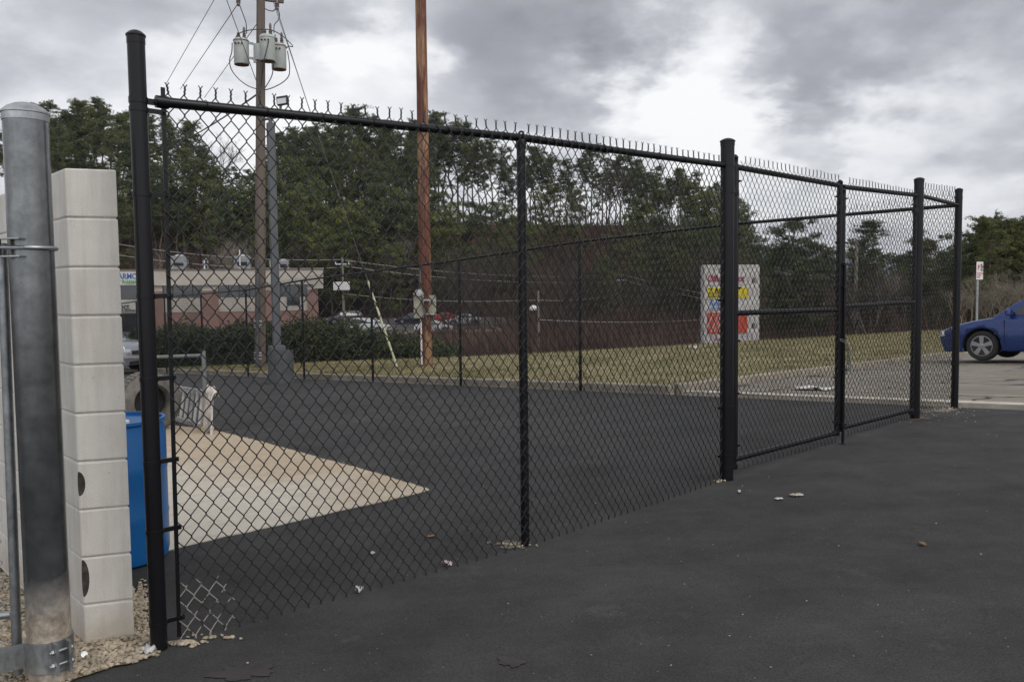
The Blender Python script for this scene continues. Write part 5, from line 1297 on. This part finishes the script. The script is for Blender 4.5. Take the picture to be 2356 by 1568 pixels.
for k_ in range(20):
    ridge_tree(random.uniform(95, 1000), random.uniform(128, 150), random.uniform(385, 470), PL[random.choice((0, 3))], 'dark understory pine on the wooded slope behind the shop', 'understory pines behind the shop', .8)
for k_ in range(13):
    ridge_tree(random.uniform(1000, 1480), random.uniform(92, 135), random.uniform(560, 660), PL[random.choice((0, 3, 1))], 'small evergreen in the brown brush of the open slope', 'small evergreens on the open slope', .9)
for px, ytop, D in ((1955,556,72),(2062,580,68),(1775,590,80),(1912,575,76),(2100,590,66),(1740,560,84)):
    ridge_tree(px, D, ytop, PT[(px//5) % 7], 'slim pine in the thicket beyond the gate', 'slim pines beyond the gate', 1.0)
# right-hand mid distance trees seen through the gate
for px, ytop, D, k, tall in ((1830,512,70,0,0),(1805,560,72,3,0),(1862,560,66,0,0),(1980,508,64,0,1),(2010,575,66,0,0),(2130,575,60,0,0),(2160,545,58,3,0)):
    ridge_tree(px, D, ytop, PT[1] if tall else PL[k], 'green pine rising from the bare thicket beyond the gate', 'pines beyond the gate', 1.15 if tall else .8)
px = 2205.0
while px < 2385:
    D = random.uniform(46, 58); top = lerp_tab([(2200,520),(2225,540),(2250,515),(2290,490),(2330,495),(2480,480)], px)+random.uniform(-6, 24)
    ridge_tree(px, D, top, PT[random.choice((0,1,3,5))], 'pine tree at the right edge behind the parking sign', 'pines behind the parking sign', .8)
    px += random.uniform(9, 16)
for px, ytop, D, k in ((2215,600,50,0),(2260,580,54,3),(2310,570,50,0),(2350,560,52,3),(2400,560,50,0),(2240,640,46,3)):
    ridge_tree(px, D, ytop, PL[k], 'low bushy pine in the thicket at the right edge', 'bushy pines at the right edge', 1.0)
# bare trees
def bare_variant(seed, Ht, m_, spread=.55, depth=5, r0=.12, droop=0):
    rd = random.Random(seed); mb = MB()
    def br(p, d, L, r, lv):
        q1 = p + d*L*.5 + Vector((rd.uniform(-1,1), rd.uniform(-1,1), rd.uniform(-.5,.5)))*L*.06; q2 = p + d*L
        mb.tube([p, q1, q2], [r, r*.85, r*.66], 5 if lv < 2 else 3, cap=False)
        if lv >= depth: return
        for k in range(rd.choice((2,3,3)) if lv < depth-1 else 4):
            dd = (d + Vector((rd.uniform(-1,1), rd.uniform(-1,1), rd.uniform(-.5,.75)-droop))*spread*(1.0+.12*lv)).normalized(); t = 1 if k == 0 else rd.uniform(.45, 1)
            br(p.lerp(q2, t), dd, L*rd.uniform(.62,.86), r*.62, lv+1)
    br(Vector((0,0,0)), Vector((rd.uniform(-.1,.1), rd.uniform(-.1,.1), 1)).normalized(), Ht*.30, r0, 0)
    o = mb.build('limbs', m_); d = o.data; bpy.data.objects.remove(o); zmax = max(v.co.z for v in d.vertices); return (d, zmax)
BT = [bare_variant(70+i, 10, M_twigd if i % 2 == 0 else M_twig, .55+.05*i, 6, .15) for i in range(4)]
BSH = [bare_variant(90+i, 6, M_twig, .8, 6, .06, .1) for i in range(3)]
def bare(px, ytop, D, v, label, group, wide=1.0):
    X = place_at(px, D); z = T(X, D); h = zat(X, D, ytop)-z
    if h < 1: return
    e = link(bpy.data.objects.new('bare_tree', v[0])); e.location = (X, D, z-.1); s = h/v[1]; e.scale = (s*wide, s*wide, s); e.rotation_euler = (0,0,random.random()*6.28)
    tag(e, label, 'tree', group)
def two_bare(px, ytop, D, lab): bare(px, ytop, D, BT[0], lab, None, .8)
two_bare(1392, 330, 150, 'large forked bare tree standing in a gap of the pine row')
two_bare(512, 290, 165, 'tall leafless tree rising in the gap left of the utility pole')
two_bare(1435, 400, 158, 'smaller bare tree just right of the large forked one')
random.seed(5)
for k in range(40):
    bare(random.uniform(1710, 2200), random.uniform(585, 660), random.uniform(52, 95), random.choice(BT), 'leafless tree in the brown thicket beyond the gate', 'bare trees beyond the gate', .8)
for k in range(70):
    bare(random.uniform(1000, 1720), random.uniform(530, 690), random.uniform(78, 112), random.choice(BT[::2]), 'leafless tree on the brown slope beyond the yard', 'bare trees on the brown slope', .8)
for k in range(24):
    bare(random.uniform(300, 1000), random.uniform(520, 600), random.uniform(116, 128), random.choice(BT), 'leafless tree at the foot of the wooded hill', 'bare trees at the hill foot', .8)
for k in range(16):
    bare(2200+k*14+random.uniform(-5, 5), random.uniform(590, 660), random.uniform(38, 47), random.choice(BT[1::2]+BSH), 'pale sprawling bare tree behind the blue car', 'bare trees behind the blue car', 1.0)
for px, yt, D in ((440,690,103),(560,700,103)): bare(px, yt, D, BSH[0], 'small leafless shrub against the cream shop wall', 'shrubs at the shop wall', .8)
# brown brush: uncountable
bv, bf_ = [], []
def brush(n, xr, yr, hmin, hmax, dens=None):
    for k in range(n):
        D = random.uniform(*yr); X = place_at(random.uniform(*xr), D); z = T(X, D)
        if -78 < X < 3 and 84 < D < 122: continue
        h = random.uniform(hmin, hmax); w = random.uniform(.03, .07); a = random.random()*6.28; lx, ly = random.uniform(-.35,.35)*h, random.uniform(-.35,.35)*h; n0 = len(bv)
        bv.extend([(X-math.cos(a)*w, D-math.sin(a)*w, z), (X+math.cos(a)*w, D+math.sin(a)*w, z), (X+lx, D+ly, z+h)]); bf_.append((n0, n0+1, n0+2))
brush(26000, (980, 1760), (66, 165), .8, 3.2); brush(22000, (1700, 2420), (44, 110), .8, 3.6); brush(14000, (100, 1000), (122, 165), .6, 3.0)
tag(np_mesh('brush', bv, bf_, M_brush), 'brown leafless brush covering the slopes beyond the yard', 'brush', kind='stuff')
# hedge shrubs
random.seed(9)
def shrub(px, py, D, wpx, ytop, label, group):
    X = place_at(px, D); z = BG(X, D) if cdist(X, D) < 0 else B(X, D); h = zat(X, D, ytop)-z; w = wpx/F*D/2
    e = empty('evergreen_shrub', (X, D, z), label, 'shrub', group)
    n = int(1500*max(1, w*h/1.6)); C = []
    lumps = [(random.uniform(-w*.8, w*.8), random.uniform(-.6,.6), random.uniform(h*.35, h*.95), random.uniform(.25,.6)) for _ in range(14)]
    for lx, ly, lz, lr in lumps:
        g = rand_dir(n//14)*(rng.uniform(.55,1.05,(n//14,1)))*np.array([lr*1.15, lr*1.2, lr]); g += np.array([lx, ly, lz]); C.append(g)
    base_ = rng.uniform([-w,-.7,0.02],[w,.7,h*.75],(n,3)); C.append(base_)
    C = np.concatenate(C); C = C[C[:, 2] > 0]; Vv, Fv = tufts(C, 3, .13, .035); np_mesh('foliage', Vv, Fv, M_hedge, e)
    m = MB()
    for k in range(9): m.tube([(random.uniform(-.15,.15)*w, 0, -.05), (random.uniform(-.7,.7)*w, random.uniform(-.3,.3), h*.75)], [.03,.01], 4)
    m.build('stems', M_bark, e)
hs = [(352,760,70),(396,758,72),(446,756,74),(500,760,70),(556,752,76),(612,742,80),(668,738,80),(722,742,78),(776,752,78),(830,764,76),(884,776,70),(932,788,64),(978,800,52),(1015,812,36)]
for k, (px, yt, wp) in enumerate(hs):
    shrub(px, 0, 34.8 + .2*(k % 3), wp+16, yt, 'dark green shrub in the clipped row behind the back fence', 'shrubs behind the back fence')
# distant mountain ridge
mv, mf = [], []
prof = [(900,640),(1300,630),(1600,606),(1720,583),(1790,574),(1850,580),(1950,590),(2040,585),(2120,592),(2200,600),(2400,615),(3200,630)]
for i in range(120):
    px = 900+i*18; y = lerp_tab(prof, px)+3*math.sin(i*.9)+2*math.sin(i*2.3)
    t = atY(px, y, 2600); b0_ = atY(px, 660, 1500); mv += [(b0_.x, b0_.y, -14), (t.x*.8, t.y*.8, (t.z+14)*.45-14), (t.x, t.y, t.z), (t.x*1.3, t.y*1.3, -14)]
for i in range(119):
    for j in range(3): mf.append((i*4+j, (i+1)*4+j, (i+1)*4+j+1, i*4+j+1))
tag(np_mesh('mountain', mv, mf, M_mtn, smooth=True), kind='structure')
# ------------------------------------------------------------------ litter
def crumple(name, px, py, size, m_, label, cat='litter', fn=A, flatz=.5):
    p = hit(px, py, fn); V0 = []; F0 = []; n = 7
    for j in range(n):
        for i in range(n): V0.append(((i/(n-1)-.5)*size[0]+random.uniform(-.1,.1)*size[0], (j/(n-1)-.5)*size[1]+random.uniform(-.1,.1)*size[1], .004+random.random()*size[2]))
    for j in range(n-1):
        for i in range(n-1): F0.append((j*n+i, j*n+i+1, (j+1)*n+i+1, (j+1)*n+i))
    o = np_mesh(name, V0, F0, m_); o.location = (p.x, p.y, p.z+.004); o.rotation_euler = (0,0,random.random()*3); md_ = o.modifiers.new('s','SOLIDIFY'); md_.thickness = .001; return tag(o, label, cat)
M_paper = simple('scrap_paper', (.52,.50,.48), .9, 0, .25, 30)
M_leaf = simple('dry_leaf', (.22,.14,.075), .9, 0, .4, 30)
M_gritm = simple('pale_grit', (.34,.31,.27), .9, 0, .5, 30, world=True)
crumple('paper_scrap', 1029, 1301, (.055,.04,.022), simple('printed_paper', (.50,.40,.38), .8, 0, .5, 60), 'torn printed paper scrap at the foot of the front fence')
crumple('paper_ball', 826, 1363, (.035,.035,.03), M_paper, 'small crumpled white paper left of the printed scrap')
crumple('paper_ball', 857, 1276, (.025,.02,.015), M_paper, 'tiny white scrap behind the fence on the dark asphalt')
crumple('dry_leaf', 1832, 1141, (.085,.05,.012), simple('pale_leaf', (.36,.32,.27), .9, 0, .3, 30), 'pale dry leaf lying in front of the gate')
crumple('dry_leaf', 1790, 1150, (.05,.03,.01), M_paper, 'small pale scrap left of the dry leaf in front of the gate')
crumple('dry_leaf', 1700, 1133, (.07,.02,.01), M_paper, 'thin pale scrap near the foot of the thick gate post')
crumple('dry_leaf', 2122, 1254, (.05,.025,.01), M_leaf, 'brown leaf alone on the dark asphalt at the right')
crumple('dry_leaf', 992, 1236, (.05,.03,.012), M_leaf, 'brown leaf behind the front fence near its middle post')
crumple('plastic_bag', 1868, 897, (.55,.22,.06), M_whitepl, 'white plastic litter on the old lot behind the gate', fn=B)
crumple('plastic_bag', 1596, 803, (.32,.25,.12), M_whitepl, 'white plastic bag on the grass left of the pylon sign', fn=BG)
crumple('chalk_lump', 345, 1503, (.07,.05,.035), M_paper, 'white chalky lump at the foot of the near black post', 'rubble')
crumple('paper_scrap', 1856, 1017, (.07,.04,.015), M_paper, 'white scrap under the bottom rail of the left gate leaf')
gr_ = []
for k in range(170):
    px_0, py_0 = random.uniform(430, 2350), random.uniform(950, 1560); p = hit(px_0, py_0, A); gr_.append(((p.x, p.y, A(p.x, p.y)+.002), random.choice((.002,.002,.003,.0045))*random.uniform(.7,1.2)))
for k in range(90):
    p = gp_(random.gauss(2185, 45), random.gauss(948, 12)); gr_.append(((p.x, p.y, A(p.x, p.y)+.002), random.uniform(.003,.009)))
rocks('grit', gr_, 'fine pale grit scattered over the dark asphalt', M_gritm)
# damp stains
def stain(px, py, rx, ry, seed, m_):
    r = random.Random(seed); pts_ = []
    for k in range(60):
        a = 2*math.pi*k/60; f = .85+.20*math.sin(a*2+seed)+.14*math.sin(a*5+seed*2)+.09*math.sin(a*9+seed)+r.uniform(-.06,.06); p = hit(px+rx*f*math.cos(a), py+ry*f*math.sin(a), A); pts_.append((p.x, p.y))
    sheet('asphalt_stain', pts_, A, .004, m_)
M_stain = simple('dark_oil_stain', (.028,.023,.021), .6, 0, .4, 8, world=True)
stain(556, 1548, 80, 19, 3, M_stain); stain(1175, 1522, 30, 16, 7, M_stain); stain(2110, 963, 34, 4, 9, simple('rust_stain', (.085,.045,.028), .9, 0, .4, 12, world=True))
M_patch = simple('concrete_spill', (.12,.108,.09), .95, 0, .6, 9, world=True)
stain(1175, 1253, 45, 9, 5, M_patch); stain(2150, 944, 48, 6, 8, M_patch)

# ------------------------------------------------------------------ sky and light
SUN_EL, SUN_AZ = 46, 124        # azimuth clockwise from +Y
wd = bpy.data.worlds.new('World'); sc.world = wd; wd.use_nodes = True; nt = wd.node_tree; nt.nodes.clear()
out = N(nt, 'ShaderNodeOutputWorld'); tcw = N(nt, 'ShaderNodeTexCoord'); D_ = tcw.outputs['Generated']
sky = N(nt, 'ShaderNodeTexSky', sky_type='NISHITA'); sky.sun_disc = False; sky.sun_elevation = R(SUN_EL); sky.sun_rotation = R(SUN_AZ); sky.air_density = 1.2; sky.dust_density = 3
bg1 = N(nt, 'ShaderNodeBackground'); nt.links.new(sky.outputs[0], bg1.inputs['Color']); bg1.inputs['Strength'].default_value = .10
def math_(op, a, b=None, c=None, clamp=False):
    n = N(nt, 'ShaderNodeMath', operation=op); n.use_clamp = clamp
    for s_, v in zip(n.inputs, (a, b, c)):
        if v is None: continue
        if hasattr(v, 'links'): nt.links.new(v, s_)
        else: s_.default_value = v
    return n.outputs[0]
sep = N(nt, 'ShaderNodeSeparateXYZ'); nt.links.new(D_, sep.inputs[0])
zz_ = math_('ADD', math_('MAXIMUM', sep.outputs['Z'], 0.0), .34)
cb2 = N(nt, 'ShaderNodeCombineXYZ'); nt.links.new(math_('DIVIDE', sep.outputs['X'], zz_), cb2.inputs['X']); nt.links.new(math_('DIVIDE', sep.outputs['Y'], zz_), cb2.inputs['Y'])
pv = cb2.outputs[0]
nA = N(nt, 'ShaderNodeTexNoise'); nA.inputs['Scale'].default_value = 1.5; nA.inputs['Detail'].default_value = 9; nA.inputs['Roughness'].default_value = .52; nA.inputs['Distortion'].default_value = .25; nt.links.new(pv, nA.inputs['Vector'])
nB = N(nt, 'ShaderNodeTexNoise'); nB.inputs['Scale'].default_value = 5.0; nB.inputs['Detail'].default_value = 7; nB.inputs['Roughness'].default_value = .55; nt.links.new(pv, nB.inputs['Vector'])
# direction wobble for the large masses
va = N(nt, 'ShaderNodeVectorMath', operation='MULTIPLY_ADD'); nt.links.new(nB.outputs['Color'], va.inputs[0]); va.inputs[1].default_value = (.24,.24,.20)
vs_ = N(nt, 'ShaderNodeVectorMath', operation='SUBTRACT'); nt.links.new(D_, vs_.inputs[0]); vs_.inputs[1].default_value = (.12,.12,.10); nt.links.new(vs_.outputs[0], va.inputs[2])
dw = va.outputs[0]
tot = math_('MULTIPLY_ADD', nA.outputs['Fac'], .85, .11)
tot = math_('ADD', tot, math_('MULTIPLY_ADD', nB.outputs['Fac'], .50, -.25))
BL = [(1560,160,6,.28),(1650,290,5,.34),(1700,370,5,.24),(1900,420,7,-.08),(1350,260,6,-.10),(880,100,4,.16),(1950,280,4,.24),(2060,300,4,.20),(1840,330,5,.05),(850,110,5,.26),(520,280,7,.15),(1300,240,6,.10),(1850,40,8,.02),
      (1250,70,9,-.19),(1130,160,8,-.15),(1400,110,6,-.06),(2050,170,7,-.22),(1850,200,6,-.12),(1750,60,7,-.05),(2250,90,9,-.12),(600,60,10,-.05),(200,60,10,-.10),(2300,330,7,-.08),(120,150,6,.10),(1000,230,5,.10),(2230,230,4,.14),(1560,400,8,.12),(1200,430,8,.12),(700,330,8,.24),(2150,420,8,.08)]
for (px, py, rad_, amp) in BL:
    d = ray(px, py).normalized(); dp = N(nt, 'ShaderNodeVectorMath', operation='DISTANCE'); nt.links.new(dw, dp.inputs[0]); dp.inputs[1].default_value = d
    mr = N(nt, 'ShaderNodeMapRange', interpolation_type='SMOOTHSTEP'); nt.links.new(dp.outputs['Value'], mr.inputs['Value'])
    mr.inputs['From Min'].default_value = 0; mr.inputs['From Max'].default_value = math.tan(R(rad_*1.25)); mr.inputs['To Min'].default_value = amp; mr.inputs['To Max'].default_value = 0
    tot = math_('ADD', tot, mr.outputs[0])
cr = N(nt, 'ShaderNodeValToRGB'); nt.links.new(tot, cr.inputs['Fac']); e = cr.color_ramp.elements
stops = [(.10, (.26,.265,.29)), (.34, (.41,.42,.46)), (.49, (.58,.59,.635)), (.64, (.88,.89,.92)), (.82, (1.06,1.06,1.07))]
while len(e) < len(stops): e.new(.5)
for i, (p, c) in enumerate(stops): e[i].position = p; e[i].color = (*c, 1)
bg2 = N(nt, 'ShaderNodeBackground'); nt.links.new(cr.outputs[0], bg2.inputs['Color']); nt.links.new(math_('MULTIPLY_ADD', math_('MAXIMUM', math_('MULTIPLY', sep.outputs['Y'], -1.0), 0.0), 1.1, 1.0), bg2.inputs['Strength'])  # clouds strengthened behind the camera, added to light camera-facing wall, posts and trees
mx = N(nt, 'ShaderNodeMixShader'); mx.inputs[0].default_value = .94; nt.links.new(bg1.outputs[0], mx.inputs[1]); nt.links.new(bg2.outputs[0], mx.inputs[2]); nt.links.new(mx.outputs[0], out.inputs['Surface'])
sl_ = bpy.data.lights.new('sun', 'SUN'); sl_.energy = 1.4; sl_.angle = R(25); sl_.color = (1,.97,.93); so_ = link(bpy.data.objects.new('sun', sl_))
az = R(SUN_AZ); el = R(SUN_EL); sd_ = Vector((math.sin(az)*math.cos(el), math.cos(az)*math.cos(el), math.sin(el)))
so_.rotation_euler = sd_.to_track_quat('Z', 'Y').to_euler(); so_.location = (0,0,30)
mb = MB(); zb_ = min(v[2] for v in Vt)-1; mb.box((0, 2030, (260+zb_)/2), (8000, 4260, 260-zb_)); hz = mb.build('haze', None)
hm = bpy.data.materials.new('haze_air'); hm.use_nodes = True; hn_ = hm.node_tree; hn_.nodes.clear(); ho = N(hn_, 'ShaderNodeOutputMaterial'); hv = N(hn_, 'ShaderNodeVolumePrincipled')
hv.inputs['Color'].default_value = (.78,.84,.95,1); hv.inputs['Density'].default_value = .00008; hn_.links.new(hv.outputs[0], ho.inputs['Volume']); hz.data.materials.clear(); hz.data.materials.append(hm); tag(hz, 'faint bluish winter haze over the far hills', 'haze', kind='stuff')
sc.view_settings.view_transform = 'Standard'; sc.view_settings.look = 'None'; sc.view_settings.exposure = 0; sc.view_settings.gamma = 1
sc.render.engine = 'CYCLES'; sc.cycles.max_bounces = 5; sc.cycles.diffuse_bounces = 2; sc.cycles.use_denoising = True
